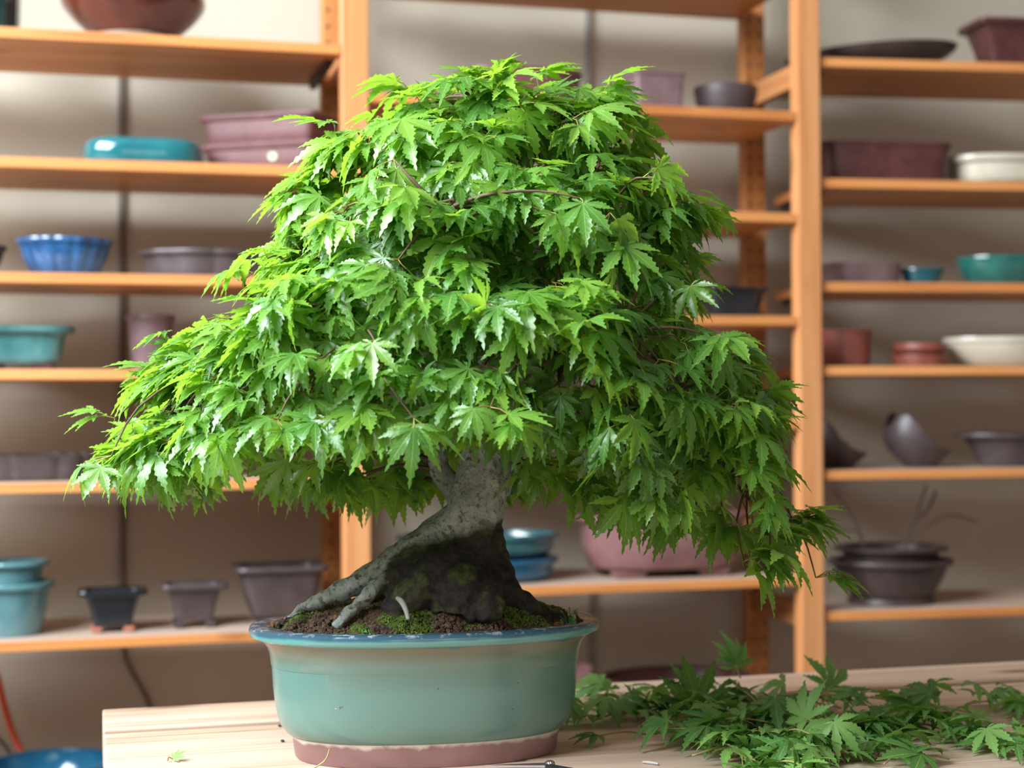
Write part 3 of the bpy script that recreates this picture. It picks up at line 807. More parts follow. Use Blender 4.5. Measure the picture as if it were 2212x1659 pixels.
for (px, yf, rad, n, lift) in ((640, -.25, .016, 350, .010), (672, -.05, .022, 400, .016), (850, -.62, .020, 650, .006), (885, -.68, .026, 900, .006), (1040, -.60, .022, 800, .008), (1090, -.55, .020, 700, .008),
                      (1000, -.66, .018, 500, .003), (1140, -.45, .024, 700, .008), (1185, -.2, .026, 600, .008), (960, -.35, .035, 1100, .010), (1050, -.2, .04, 1200, .012), (770, -.66, .012, 250, .003), (905, -.3, .03, 800, .012)):
    sp_.append((px_soil(px), PB * yf, rad, n, 0.0007, 0.0018, lift))
crumb_cloud('moss', sp_[:], speck('moss_green', (0.035, 0.07, 0.008), (0.17, 0.24, 0.03)), 'green and olive moss clumps on the soil around the trunk', 'moss')

# ------------------------------------------------------------------ leaf templates
LEAF_ANG = [-118, -77, -37, 0, 37, 77, 118]
LEAF_LEN = [0.28, 0.66, 0.92, 1.0, 0.92, 0.66, 0.28]
def leaf_template(seed, droop=0.25, fold=0.35, lobes7=True, curl=0.0):
    rr = random.Random(seed)
    idx = range(7) if lobes7 else range(1, 6)
    angs = [R(LEAF_ANG[i] + rr.uniform(-4, 4)) for i in idx]
    lens = [LEAF_LEN[i] * rr.uniform(0.92, 1.06) for i in idx]
    V, Fc, UV = [], [], []
    def put(x, y, u, v, z=0.0):
        r2 = x * x + y * y
        V.append((x, y, z - droop * r2 + curl * r2 * r2 * 0.5)); UV.append((u, v)); return len(V) - 1
    n = len(angs)
    cen = put(0, 0, 0, 0)
    sinus = []
    for i in range(n + 1):
        if i == 0: a = angs[0] - R(30); r = 0.10
        elif i == n: a = angs[-1] + R(30); r = 0.10
        else:
            a = (angs[i - 1] + angs[i]) / 2; r = 0.23 * min(lens[i - 1], lens[i]) + 0.02
        sinus.append((math.sin(a) * r, math.cos(a) * r))
    TS = [0.30, 0.42, 0.54, 0.66, 0.78, 0.89]
    WS = [0.088, 0.128, 0.142, 0.118, 0.074, 0.032]
    for i in range(n):
        L = lens[i]; a = angs[i]; wsc = 1.0 if L > 0.5 else 0.75
        dx, dy = math.sin(a), math.cos(a); qx, qy = math.cos(a), -math.sin(a)
        lobe_z = rr.uniform(-0.06, 0.06)
        def mid(t): return (dx * L * t, dy * L * t)
        ms = [put(*mid(t), t, 0.0, lobe_z * t) for t in TS]
        tip = put(*mid(1.0), 1.0, 0.0, lobe_z)
        for side in (-1, 1):
            s = sinus[i] if side == -1 else sinus[i + 1]
            sv = put(s[0], s[1], 0.2, side * 1.0)
            prev_e = sv; prev_m = cen
            for j, t in enumerate(TS):
                w0 = WS[j] * L * wsc ** 0.5
                # two points: notch then tooth
                tt = t - 0.035
                wn = w0 * 0.86
                p = mid(tt)
                e0 = put(p[0] + qx * side * wn, p[1] + qy * side * wn, tt, side * 0.86, fold * wn * 0.9 + lobe_z * tt) if j else None
                p = mid(t + 0.035)
                e1 = put(p[0] + qx * side * w0 * 1.12, p[1] + qy * side * w0 * 1.12, t, side * 1.0, fold * w0 + lobe_z * t + rr.uniform(-0.012, 0.012))
                m_ = ms[j]
                poly = [prev_m, prev_e] + ([e0] if e0 is not None else []) + [e1, m_]
                if side == 1: poly = poly[::-1]
                Fc.append(tuple(poly))
                prev_e, prev_m = e1, m_
            poly = [prev_m, prev_e, tip]
            if side == 1: poly = poly[::-1]
            Fc.append(tuple(poly))
    Vn = np.array(V, dtype=np.float64)
    tris, uvs = [], []
    for f in Fc:
        for k in range(1, len(f) - 1):
            tris.append((f[0], f[k], f[k + 1]))
    return Vn, np.array(tris), np.array(UV)
TEMPL = [leaf_template(i, d, f, s7, c) for i, (d, f, s7, c) in enumerate([(0.15, 0.35, True, 0), (0.3, 0.45, True, 0), (0.45, 0.3, False, 0), (0.25, 0.6, False, 0), (0.6, 0.5, True, 0), (0.05, 0.25, True, 0), (0.35, 0.7, True, 0.1), (0.5, 0.2, False, 0)])]

def leaf_mat(name, lo, mid, hi, trans_col, trans=0.42, rough=0.36, spec=0.5):
    m, nt, b, out = new_mat(name)
    at = node(nt, 'ShaderNodeAttribute', attribute_name='tint')
    at_out = at.outputs['Fac']
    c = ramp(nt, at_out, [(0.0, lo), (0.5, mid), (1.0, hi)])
    uv = node(nt, 'ShaderNodeUVMap', uv_map='leafuv'); sp = node(nt, 'ShaderNodeSeparateXYZ'); nt.links.new(uv.outputs[0], sp.inputs[0])
    av = mth(nt, 'ABSOLUTE', sp.outputs[1])
    rib = ramp(nt, av, [(0.03, (1, 1, 1)), (0.10, (0, 0, 0))])
    ph = mth(nt, 'SINE', mth(nt, 'MULTIPLY', mth(nt, 'SUBTRACT', sp.outputs[0], mth(nt, 'MULTIPLY', av, 0.16)), 62.0))
    side = mth(nt, 'MULTIPLY', ramp(nt, ph, [(0.86, (0, 0, 0)), (0.97, (1, 1, 1))]), 0.35)
    f = mth(nt, 'MAXIMUM', mth(nt, 'MULTIPLY', rib, 0.6), side)
    c = mix(nt, f, c, (0.36, 0.55, 0.14))
    nt.links.new(c, b.inputs['Base Color'])
    b.inputs['Roughness'].default_value = rough
    b.inputs['Specular IOR Level'].default_value = spec
    bump(nt, b, mth(nt, 'ADD', f, nz(nt, 300, 2, objco(nt))), 0.25, 0.0006)
    tr = node(nt, 'ShaderNodeBsdfTranslucent')
    tcn = mix(nt, at_out, trans_col, tuple(min(1, x * 1.25) for x in trans_col))
    nt.links.new(tcn, tr.inputs[0])
    mx = node(nt, 'ShaderNodeMixShader'); mx.inputs[0].default_value = trans
    nt.links.new(b.outputs[0], mx.inputs[1]); nt.links.new(tr.outputs[0], mx.inputs[2]); nt.links.new(mx.outputs[0], out.inputs[0])
    return m
M_leaf = leaf_mat('maple_leaf', (0.034, 0.125, 0.026), (0.085, 0.240, 0.040), (0.24, 0.43, 0.05), (0.36, 0.62, 0.045), 0.42, 0.33, 0.75)
M_leafcut = leaf_mat('cut_leaf', (0.06, 0.19, 0.04), (0.14, 0.34, 0.08), (0.30, 0.50, 0.13), (0.20, 0.42, 0.05), 0.30, 0.42)

def build_leaves(name, inst, mat, parent=None):
    """inst: list of (template, origin, xaxis, yaxis, zaxis, scale, tint)"""
    vs, ts, uvs, tn = [], [], [], []
    off = 0
    for (ti, o, xa, ya, za, s, tint) in inst:
        V, T, UV = TEMPL[ti]
        Mx = np.array([xa, ya, za])   # rows
        vs.append(V @ Mx * s + np.array(o)); ts.append(T + off); uvs.append(UV); tn.append(np.full(len(V), tint)); off += len(V)
    vs = np.concatenate(vs); ts = np.concatenate(ts); uvs = np.concatenate(uvs); tn = np.concatenate(tn)
    me = bpy.data.meshes.new(name)
    me.vertices.add(len(vs)); me.vertices.foreach_set('co', vs.astype(np.float32).ravel())
    me.loops.add(len(ts) * 3); me.loops.foreach_set('vertex_index', ts.astype(np.int32).ravel())
    me.polygons.add(len(ts)); me.polygons.foreach_set('loop_start', np.arange(0, len(ts) * 3, 3, dtype=np.int32))
    me.update(calc_edges=True)
    uvl = me.uv_layers.new(name='leafuv'); uvl.data.foreach_set('uv', uvs[ts.ravel()].astype(np.float32).ravel())
    at = me.attributes.new('tint', 'FLOAT', 'POINT'); at.data.foreach_set('value', tn.astype(np.float32))
    return link(name, me, mat, parent, True)
def frame(yd, zn):
    y = yd / np.linalg.norm(yd); z = zn - y * np.dot(zn, y)
    z = z / (np.linalg.norm(z) + 1e-9); x = np.cross(y, z)
    return x, y, z

# ------------------------------------------------------------------ trunk
TD = 1.645
def T(px, py, dd=0.0): return at_depth(px, py, TD + dd)
K = TD / F
bonsai_root = empty('maple_bonsai', pl(0.03, 0, PH)); tag(bonsai_root, 'Japanese maple bonsai with a wide green leafy crown and thick grey trunk', 'bonsai tree')
bonsai_root.location = T(1010, 1300)
limbs = [
    ([T(985, 1330), T(992, 1250), T(1008, 1180), T(1024, 1110), T(1043, 1030), T(1050, 960), T(1050, 880), T(1040, 780), T(1020, 660), T(1030, 520), T(1010, 400), T(1020, 280), T(1035, 190)],
     [86, 82, 72, 66, 60, 56, 52, 46, 40, 32, 24, 15, 6]),
    # left buttress sweeping down to the rim
    ([T(1000, 1130), T(935, 1165, -.01), T(860, 1212, -.02), T(790, 1250, -.025), T(715, 1284, -.03), T(650, 1316, -.02), T(600, 1360, -.01)], [56, 46, 38, 29, 18, 9, 4]),
    ([T(930, 1190, -.015), T(850, 1248, -.035), T(800, 1280, -.05), T(762, 1312, -.062), T(722, 1356, -.07)], [40, 28, 19, 14, 8]),
    ([T(1000, 1200, -.01), T(930, 1250, -.035), T(880, 1300, -.05), T(850, 1345, -.055)], [62, 52, 44, 34]),
    ([T(1000, 1230, -.01), T(985, 1290, -.04), T(975, 1345, -.055)], [70, 64, 46]),
    ([T(1040, 1150), T(1050, 1220, .0), T(1090, 1285, -.01), T(1150, 1320, -.01), T(1215, 1345, 0)], [52, 52, 42, 28, 14]),
    ([T(1030, 1230, -.01), T(1050, 1290, -.045), T(1060, 1340, -.06)], [48, 36, 22]),
    ([T(1000, 1200, .02), T(980, 1290, .05), T(940, 1340, .07)], [60, 50, 26]),
    # side stems
    ([T(1000, 1080, .015), T(957, 1025, .02), T(938, 965, .02), T(880, 880, .03), T(790, 800, .03), T(680, 740, .02), T(560, 720, .01)], [34, 25, 22, 17, 13, 10, 5]),
    ([T(1070, 1060, .02), T(1102, 990, .03), T(1130, 920, .035), T(1210, 840, .04), T(1330, 800, .03), T(1460, 850, .02), T(1580, 950, .0)], [36, 27, 24, 19, 15, 11, 5]),
    ([T(1045, 880), T(960, 800, -.06), T(850, 740, -.12), T(760, 720, -.15)], [36, 20, 13, 6]),
    ([T(1045, 860), T(1130, 760, -.06), T(1230, 720, -.12), T(1330, 720, -.14)], [36, 20, 13, 6]),
    ([T(1025, 680), T(920, 610, -.02), T(780, 560, -.03), T(660, 560, -.02)], [30, 18, 12, 5]),
    ([T(1028, 600), T(1160, 520, -.02), T(1300, 480, -.03), T(1430, 490, .0)], [28, 18, 12, 5]),
    ([T(1020, 450), T(930, 380, -.03), T(820, 330, -.03), T(740, 320, .0)], [20, 13, 9, 4]),
    ([T(1020, 430), T(1120, 350, -.02), T(1220, 300, .0), T(1310, 280, .0)], [20, 13, 9, 4]),
    ([T(1035, 560), T(1000, 480, -.08), T(960, 450, -.15)], [20, 12, 6]),
    ([T(1040, 820), T(1050, 780, .1), T(1060, 760, .2)], [24, 14, 6]),
]
V, Fc = [], []
for pts, rad in limbs:
    p, r = smooth_path(pts, [x * K for x in rad], 7)
    tube_data(V, Fc, p, r, 14)
me = bpy.data.meshes.new('trunk_raw'); me.from_pydata(V, [], Fc); me.update()
tmp = bpy.data.objects.new('trunk_raw', me); COL.objects.link(tmp)
md = tmp.modifiers.new('r', 'REMESH'); md.mode = 'VOXEL'; md.voxel_size = 0.0022
m2 = tmp.modifiers.new('s', 'SMOOTH'); m2.factor = 0.5; m2.iterations = 6
dg = bpy.context.evaluated_depsgraph_get(); dg.update()
tm = bpy.data.meshes.new_from_object(tmp.evaluated_get(dg))
bpy.data.objects.remove(tmp)
tm.name = 'trunk'
pw = bonsai_root.location.copy()
nrm = np.zeros(len(tm.vertices) * 3, dtype=np.float32); tm.vertices.foreach_get('normal', nrm); nrm = nrm.reshape(-1, 3)
for v, nn_ in zip(tm.vertices, nrm):
    p = v.co
    low = max(0.0, min(1.0, (TZ + PH + 0.12 - p.z) / 0.12))
    n1 = noise.fractal(p * 26, 1.0, 2.0, 3); n2 = noise.noise(p * 110)
    nn = Vector(nn_.tolist())
    st = noise.noise(Vector((p.x * 75, p.y * 75, p.z * 14)))
    v.co = p + nn * ((0.0030 + 0.0050 * low) * n1 + (0.0006 + 0.0022 * low) * n2 + 0.0016 * st) - pw
for p in tm.polygons: p.use_smooth = True
def bark():
    m, nt, b, _ = new_mat('grey_bark')
    oc = objco(nt)
    n = nz(nt, 22, 6, oc, 0.65); nf = nz(nt, 150, 5, oc, 0.65)
    c = ramp(nt, n, [(0.3, (0.17, 0.175, 0.14)), (0.5, (0.33, 0.35, 0.31)), (0.68, (0.50, 0.53, 0.51))])
    c = mix(nt, ramp(nt, nf, [(0.52, (0, 0, 0)), (0.62, (1, 1, 1))]), c, (0.12, 0.11, 0.075))
    # dark wet, mossy base patches around fixed spots
    def blob(pos, rad, soft=0.5, wob=0.03):
        t = node(nt, 'ShaderNodeTexCoord'); d = node(nt, 'ShaderNodeVectorMath', operation='DISTANCE')
        nt.links.new(t.outputs['Object'], d.inputs[0]); d.inputs[1].default_value = tuple(pos)
        dd = mth(nt, 'ADD', d.outputs['Value'], mth(nt, 'MULTIPLY', mth(nt, 'SUBTRACT', n, 0.5), wob))
        mr = node(nt, 'ShaderNodeMapRange'); mr.inputs[1].default_value = rad; mr.inputs[2].default_value = rad * (1 - soft)
        nt.links.new(dd, mr.inputs[0]); return mr.outputs[0]
    f = None
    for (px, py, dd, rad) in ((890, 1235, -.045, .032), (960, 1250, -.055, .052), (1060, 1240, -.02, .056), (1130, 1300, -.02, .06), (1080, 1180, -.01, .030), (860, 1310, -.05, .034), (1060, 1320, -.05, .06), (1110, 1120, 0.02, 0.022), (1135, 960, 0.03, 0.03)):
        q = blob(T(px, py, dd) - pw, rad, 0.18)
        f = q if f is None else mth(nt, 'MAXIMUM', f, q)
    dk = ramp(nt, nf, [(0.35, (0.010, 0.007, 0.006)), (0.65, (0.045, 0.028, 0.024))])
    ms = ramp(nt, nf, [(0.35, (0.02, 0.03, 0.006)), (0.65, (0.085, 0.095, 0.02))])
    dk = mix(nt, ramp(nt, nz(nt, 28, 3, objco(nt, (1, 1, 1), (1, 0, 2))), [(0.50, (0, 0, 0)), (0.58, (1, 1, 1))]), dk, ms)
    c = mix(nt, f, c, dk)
    nt.links.new(c, b.inputs['Base Color']); b.inputs['Roughness'].default_value = 0.75
    bump(nt, b, mth(nt, 'ADD', n, nf), 0.9, 0.004)
    return m
M_bark = bark()
tr_o = link('trunk', tm, M_bark, bonsai_root)
INV = Matrix.Translation(-pw)
# small pale surface root
sr, sr_r = smooth_path([T(858, 1292, -.075) - pw, T(868, 1300, -.083) - pw, T(877, 1318, -.09) - pw, T(882, 1338, -.094) - pw], [0.0022, 0.003, 0.0026, 0.002], 5)
V, Fc = [], []; tube_data(V, Fc, sr, sr_r, 8)
me = bpy.data.meshes.new('surface_root'); me.from_pydata(V, [], Fc); me.update()
link('surface_root', me, plain('pale_root', (0.36, 0.34, 0.33), 0.7), bonsai_root, True)

# ------------------------------------------------------------------ crown
CX, CY0 = 1030, 0
def prof_fn(pts):
    d = [0]
    for (a, b), (c, e) in zip(pts, pts[1:]): d.append(d[-1] + math.hypot(c - a, e - b))
    d = np.array(d) / d[-1]; A = np.array(pts, float)
    return lambda t: (np.interp(t, d, A[:, 0]), np.interp(t, d, A[:, 1]))
LEFT = prof_fn([(0, 150), (175, 165), (300, 270), (370, 400), (415, 510), (475, 620), (545, 705), (640, 775), (740, 830), (810, 880), (775, 955), (710, 1005)])
RIGHT = prof_fn([(0, 150), (220, 160), (330, 195), (370, 300), (450, 400), (520, 490), (470, 595), (525, 740), (595, 880), (705, 1050), (765, 1195)])
FRONT = prof_fn([(0, 150), (110, 175), (200, 260), (270, 380), (330, 500), (390, 610), (440, 710), (465, 790), (455, 850), (410, 895)])
BACK = prof_fn([(0, 150), (140, 175), (240, 300), (300, 450), (350, 600), (400, 740), (420, 850), (390, 930)])
cc = at_depth(CX, 600, TD)
CC = np.array([cc.x, cc.y])
ez = lambda y: CAM.z - (y - 875) * K
fx, fy = math.cos(-YAW), math.sin(-YAW)    # camera-right axis in world
def crown_pt(t, ph):
    c, s = math.cos(ph), math.sin(ph)
    rs, ys = LEFT(t) if c < 0 else RIGHT(t)
    rf, yf = FRONT(t) if s < 0 else BACK(t)
    w_ = abs(c) ** 1.5; 
    r1 = 1.0 / math.sqrt((c / max(rs, 1)) ** 2 + (s / max(rf, 1)) ** 2)
    yy = ys * c * c + yf * s * s
    # lumpy tiers of foliage pads
    f = 1 + 0.075 * math.sin(t * 19 + 1.3 * math.sin(ph * 2) + 0.6) + 0.07 * noise.noise(Vector((c * 2.2, s * 2.2, t * 4)))
    rr = r1 * f * K
    lx, ly = rr * c, rr * s
    return np.array([CC[0] + fx * lx - fy * ly, CC[1] + fy * lx + fx * ly, ez(yy)])
def crown_frame(t, ph):
    e = 0.01
    p = crown_pt(t, ph); p1 = crown_pt(min(t + e, 1), ph) - crown_pt(max(t - e, 0), ph); p2 = crown_pt(t, ph + e) - crown_pt(t, ph - e)
    d = p1 / (np.linalg.norm(p1) + 1e-9); n = np.cross(p2, p1); n /= (np.linalg.norm(n) + 1e-9)
    o = p - np.array([CC[0], CC[1], p[2] - 0.1])
    if np.dot(n, o) < 0: n = -n
    return p, n, d
inst = []; pet = []; tw = []
PV, PF = [], []
nodes = []
UPV = np.array([0, 0, 1.0])
def add_node(p, n, d, nl, sc, tintbase, droop=1.0):
    nodes.append(p)
    for q in range(nl):
        az = rng.uniform(0, 2 * PI)
        side = np.cross(n, d)
        out = d * (0.45 + 0.25 * math.cos(az)) * droop + side * 0.75 * math.sin(az) + n * 0.45 + rng.normal(0, 0.15, 3)
        out /= np.linalg.norm(out)
        pl_ = rng.uniform(0.010, 0.028)
        o = p + out * pl_
        flat = np.array([d[0], d[1], 0.0]); fl = np.linalg.norm(flat); flat = flat / fl if fl > 0.05 else np.array([n[0], n[1], 0]) / (np.linalg.norm(n[:2]) + 1e-6)
        ld = out * 0.75 + d * 0.50 + flat * 0.15 + np.array([0, 0, -0.18]) + rng.normal(0, 0.30, 3)
        nm = n * 0.45 + UPV * 0.85 + rng.normal(0, 0.32, 3)
        x, y, z = frame(ld, nm)
        s = sc * rng.uniform(0.70, 1.22)
        inst.append((int(rng.integers(0, 8)), o - np.array(pw), x, y, z, s, float(np.clip(tintbase + rng.normal(0, 0.17), 0, 1))))
        if rng.random() < 0.75:
            pet.append((p, (p + o) / 2 + n * 0.003, o))
NN = 0
# area-weighted sampling
cand = 0
while NN < 600:
    t = rng.uniform(0.0, 1.0); ph = rng.uniform(-PI, PI)
    p, n, d = crown_frame(t, ph)
    r = math.hypot(p[0] - CC[0], p[1] - CC[1])
    if rng.random() > r / 0.36 + 0.05: continue
    if math.sin(ph) > 0.25 and rng.random() < 0.35: continue
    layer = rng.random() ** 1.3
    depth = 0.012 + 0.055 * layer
    stray = rng.random() < 0.08 and n[2] < 0.75
    if stray: depth = -rng.uniform(0.008, 0.028); layer = 0
    q = p - n * depth
    lim = 0.55 * abs(math.cos(ph)) + 0.9 * abs(math.sin(ph))
    if d[2] < -lim:
        hx = d[:2] / (np.linalg.norm(d[:2]) + 1e-6) if np.linalg.norm(d[:2]) > 0.15 else n[:2] / (np.linalg.norm(n[:2]) + 1e-6)
        if np.dot(hx, n[:2]) < 0: hx = n[:2] / (np.linalg.norm(n[:2]) + 1e-6)
        k_ = math.sqrt(max(0.0, 1 - lim * lim)); d = np.array([hx[0] * k_, hx[1] * k_, -lim])
        n = n + UPV * 0.5; n /= np.linalg.norm(n)
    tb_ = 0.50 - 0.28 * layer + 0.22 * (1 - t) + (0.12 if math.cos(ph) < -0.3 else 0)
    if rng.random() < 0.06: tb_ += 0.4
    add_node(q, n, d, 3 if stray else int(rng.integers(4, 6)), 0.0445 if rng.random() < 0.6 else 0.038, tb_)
    NN += 1
# interior / underside hanging leaves
for _ in range(150):
    t = rng.uniform(0.55, 1.0); ph = rng.uniform(-PI, PI); k = rng.uniform(0.45, 0.9)
    p, n, d = crown_frame(t, ph)
    c3 = np.array([CC[0], CC[1], p[2]])
    q = c3 + (p - c3) * k + np.array([0, 0, 0.02 + 0.10 * (1 - k)])
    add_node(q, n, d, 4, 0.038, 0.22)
for (px, py, dd) in ((740, 1000, .10), (775, 1040, .12), (830, 1010, .14), (870, 1050, .15), (905, 1010, .16), (680, 1010, .06), (620, 1000, .04), (1130, 1010, .14)):
    add_node(np.array(T(px, py, dd)), np.array([-0.5, -0.3, 0.6]), np.array([-0.25, -0.1, -0.9]), 5, 0.042, 0.85)  # bright tint paints the backlit glow into these leaves' colour
# leaves under the crown by the trunk (hanging tips)
for (px, py, dd) in ((770, 1030, -.02), (720, 1000, -.05), (880, 1020, .06), (840, 980, .08), (920, 1010, .09), (660, 1010, -.04), (1150, 1000, -.03), (1230, 1020, -.04), (1330, 1060, -.03), (1420, 1090, -.02), 
                     (1100, 850, -.16), (1190, 870, -.14), (1300, 880, -.14), (1400, 940, -.1), (1480, 1010, -.08), (1500, 1100, -.04), (1560, 1130, -.03), (1110, 1020, .1), (1190, 980, .1)):
    p = np.array(T(px, py, dd)); 
    add_node(p, np.array([-fy * -0.3, -0.7, 0.5]), np.array([0, -0.2, -0.95]), 5, 0.042, 0.45)
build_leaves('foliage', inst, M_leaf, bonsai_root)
# petioles
V, Fc = [], []
for a, m_, b in pet:
    pts = [Vector(a) - pw, Vector(m_) - pw, Vector(b) - pw]
    tube_data(V, Fc, pts, [0.0006, 0.00045, 0.0004], 4, cap=False)
me = bpy.data.meshes.new('leaf_stalks'); me.from_pydata(V, [], Fc); me.update()
link('leaf_stalks', me, speck('stalk', (0.33, 0.12, 0.05), (0.35, 0.38, 0.09), 20, 0.5), bonsai_root, True)
# twigs join the nodes to the nearest limb
LP = []
for pts, rad in limbs[8:] + [(limbs[0][0][6:], limbs[0][1][6:])]:
    p, r = smooth_path(pts, rad, 6); LP += p
LPn = np.array([tuple(p) for p in LP])
V, Fc = [], []
for i, p in enumerate(nodes):
    dd = np.linalg.norm(LPn - p, axis=1) + 0.25 * np.maximum(0, LPn[:, 2] - p[2])
    q = LPn[int(np.argmin(dd))]
    a = Vector(q) - pw; b = Vector(p) - pw
    L = (b - a).length
    m1 = a.lerp(b, 0.4) + Vector((rng.normal(0, .006), rng.normal(0, .006), 0.06 * L + rng.normal(0, .005)))
    m2_ = a.lerp(b, 0.75) + Vector((rng.normal(0, .006), rng.normal(0, .006), 0.07 * L))
    pts, rr_ = smooth_path([a, m1, m2_, b], [0.0022 + 0.004 * L, 0.0018, 0.0012, 0.0007], 3)
    tube_data(V, Fc, pts, rr_, 5, cap=False)
me = bpy.data.meshes.new('twigs'); me.from_pydata(V, [], Fc); me.update()
link('twigs', me, speck('twig_bark', (0.07, 0.035, 0.02), (0.17, 0.10, 0.06), 30, 0.7), bonsai_root, True)

# ------------------------------------------------------------------ clippings on the table
def leaf_mesh(ti, s, tint, name='leaf'):
    V, T_, UV = TEMPL[ti]
    me = bpy.data.meshes.new(name)
    me.from_pydata([tuple(v * s) for v in V], [], [tuple(int(i) for i in t) for t in T_]); me.update()
    uvl = me.uv_layers.new(name='leafuv')
    lv = np.zeros(len(me.loops), dtype=np.int32); me.loops.foreach_get('vertex_index', lv)
    uvl.data.foreach_set('uv', UV[lv].astype(np.float32).ravel())
    at = me.attributes.new('tint', 'FLOAT', 'POINT'); at.data.foreach_set('value', np.full(len(V), tint, dtype=np.float32))
    me.materials.append(M_leafcut); me.shade_smooth()
    return me
LM = [leaf_mesh(t, 1.0, ti) for t in range(8) for ti in (0.05, 0.35, 0.7)]
M_stalk = speck('cut_stalk', (0.30, 0.14, 0.06), (0.42, 0.45, 0.14), 25, 0.5)
M_rstalk = plain('red_stalk', (0.45, 0.06, 0.05), 0.5)
CG = 'maple clippings heaped on the table'
CL = 'cut green maple sprig lying in the heap of clippings right of the pot'
def clipping(px, py, lift=0.004, heading=None, nl=3, sc=0.040, label=None, pitch=None, smat=None, tints=None, slen=None, upright=False, name='maple_clipping'):
    base = at_z(px, py, TZ)
    root = empty(name, (base.x, base.y, TZ + lift))
    if label: tag(root, label, 'leaf clipping')
    else:
        row = 'back' if py < 1560 else ('middle' if py < 1612 else 'front')
        colm = 'left end' if px < 1520 else ('left part' if px < 1680 else ('right part' if px < 1850 else 'far right end'))
        nw = ('two', 'three', 'four')[nl - 2]
        zone = '%s of the heap, %s row' % (colm, row)
        tag(root, 'cut maple sprig of %s leaves, %s' % (nw, zone), 'leaf clipping', 'maple sprigs of %s leaves, %s' % (nw, zone))
        HEAP.setdefault((nw, zone), []).append((px, root))
    hd = random.uniform(0, 2 * PI) if heading is None else heading
    L = slen or random.uniform(0.03, 0.07)
    up = 0.10 if not upright else 1.6
    d = Vector((math.cos(hd), math.sin(hd), up)).normalized()
    a = Vector((0, 0, 0.0008)); b = a + d * L
    pts, rr_ = smooth_path([a, a.lerp(b, 0.5) + Vector((random.gauss(0, .003), random.gauss(0, .003), .003)), b], [0.0011, 0.0009, 0.0006], 4)
    V, Fc = [], []; tube_data(V, Fc, pts, rr_, 6)
    me = bpy.data.meshes.new('stalk'); me.from_pydata(V, [], Fc); me.update()
    link('stalk', me, smat or M_stalk, root, True)
    for q in range(nl):
        lf = bpy.data.objects.new('leaf', random.choice(LM) if tints is None else LM[random.randrange(8) * 3 + tints]); COL.objects.link(lf); lf.parent = root
        o = b if q == 0 else a.lerp(b, random.uniform(0.35, 0.95))
        a2 = hd + (0 if q == 0 else random.choice((-1, 1)) * random.uniform(0.5, 1.4))
        pt = random.gauss(0.02, 0.28) if pitch is None else pitch + random.gauss(0, 0.15)
        yv = np.array([math.cos(a2) * math.cos(pt), math.sin(a2) * math.cos(pt), math.sin(pt)])
        zn = np.array([random.gauss(0, .28), random.gauss(0, .28), 1.0])
        if upright: yv = np.array([math.cos(a2) * .4, math.sin(a2) * .2, 1.0]); zn = np.array([-fy * 0 + random.gauss(0, .3), -1.0, 0.2])
        x, y, z = frame(yv, zn)
        s = sc * random.uniform(0.75, 1.15)
        zmin = min(0.0, y[2]) * s
        mw = Matrix(((x[0] * s, y[0] * s, z[0] * s, o.x), (x[1] * s, y[1] * s, z[1] * s, o.y), (x[2] * s, y[2] * s, z[2] * s, o.z), (0, 0, 0, 1)))
        # keep above the table
        Vt = TEMPL[0][0]
        low = min((mw @ Vector(v)).z for v in lf.data.vertices[:].__iter__() and [vv.co for vv in lf.data.vertices]) + lift
        if low < 0.0006: mw.translation.z += 0.0006 - low
        lf.matrix_local = mw
    return root
random.seed(21)
HEAP = {}
# heap, densest between x 1500 and 1950
spots = []
for _ in range(92):
    u = random.random()
    if u < 0.60: px, py = random.gauss(1680, 140), random.uniform(1535, 1690)
    elif u < 0.82: px, py = random.uniform(1880, 2220), random.uniform(1530, 1640)
    else: px, py = random.uniform(1300, 1560), random.uniform(1525, 1575)
    if px < 1330 and py > 1580: continue
    if px < 1480 and py > 1600: px += 150
    spots.append((px, py))
for px, py in spots:
    core = math.exp(-((px - 1680) / 170) ** 2)
    clipping(px, py, random.uniform(0.001, 0.004) + core * random.uniform(0, 0.026), nl=random.choice((2, 3, 3, 4)), sc=random.uniform(0.036, 0.048))
ORD = ('leftmost', 'second from left', 'third from left', 'fourth from left', 'fifth from left', 'sixth from left', 'seventh from left', 'eighth from left', 'ninth from left', 'tenth from left', 'eleventh from left', 'twelfth from left')
for (nw, zone), lst in HEAP.items():
    if len(lst) > 1:
        for q, (_, r) in enumerate(sorted(lst, key=lambda e: e[0])):
            r['label'] = '%s of the %s-leaf maple sprigs, %s' % ('rightmost' if q == len(lst) - 1 else ORD[q], nw, zone.replace('of the heap', 'of heap'))
clipping(1268, 1550, 0.004, R(170), 3, 0.045, 'pale-sided green leaf sprig lying against the right side of the teal pot', pitch=0.35)
clipping(1290, 1560, 0.002, R(20), 3, 0.04, 'flat green leaf sprig just right of the teal pot on the table', pitch=0.1)
clipping(1600, 1520, 0.03, R(95), 2, 0.036, 'single leaf sprig standing tallest above the heap of clippings', upright=True, slen=0.022, tints=1)
clipping(1385, 1530, 0.006, R(110), 1, 0.045, 'dark leaf standing on edge at the left end of the clippings', pitch=0.8, tints=0)
clipping(1395, 1590, 0.001, R(200), 1, 0.040, 'dark green star-shaped leaf in front at the left end of the clippings', tints=0, pitch=0.0)
clipping(1530, 1560, 0.012, R(100), 2, 0.055, 'dark pointed leaf rising at the left of the heap', pitch=1.0, tints=0)
clipping(1760, 1640, 0.030, R(80), 1, 0.05, 'yellow-green curled leaf standing in the middle of the heap', pitch=0.9, tints=2)
clipping(1790, 1530, 0.014, R(60), 1, 0.06, 'large leaf with a curled brown tip at the back of the heap', pitch=0.55, tints=1)
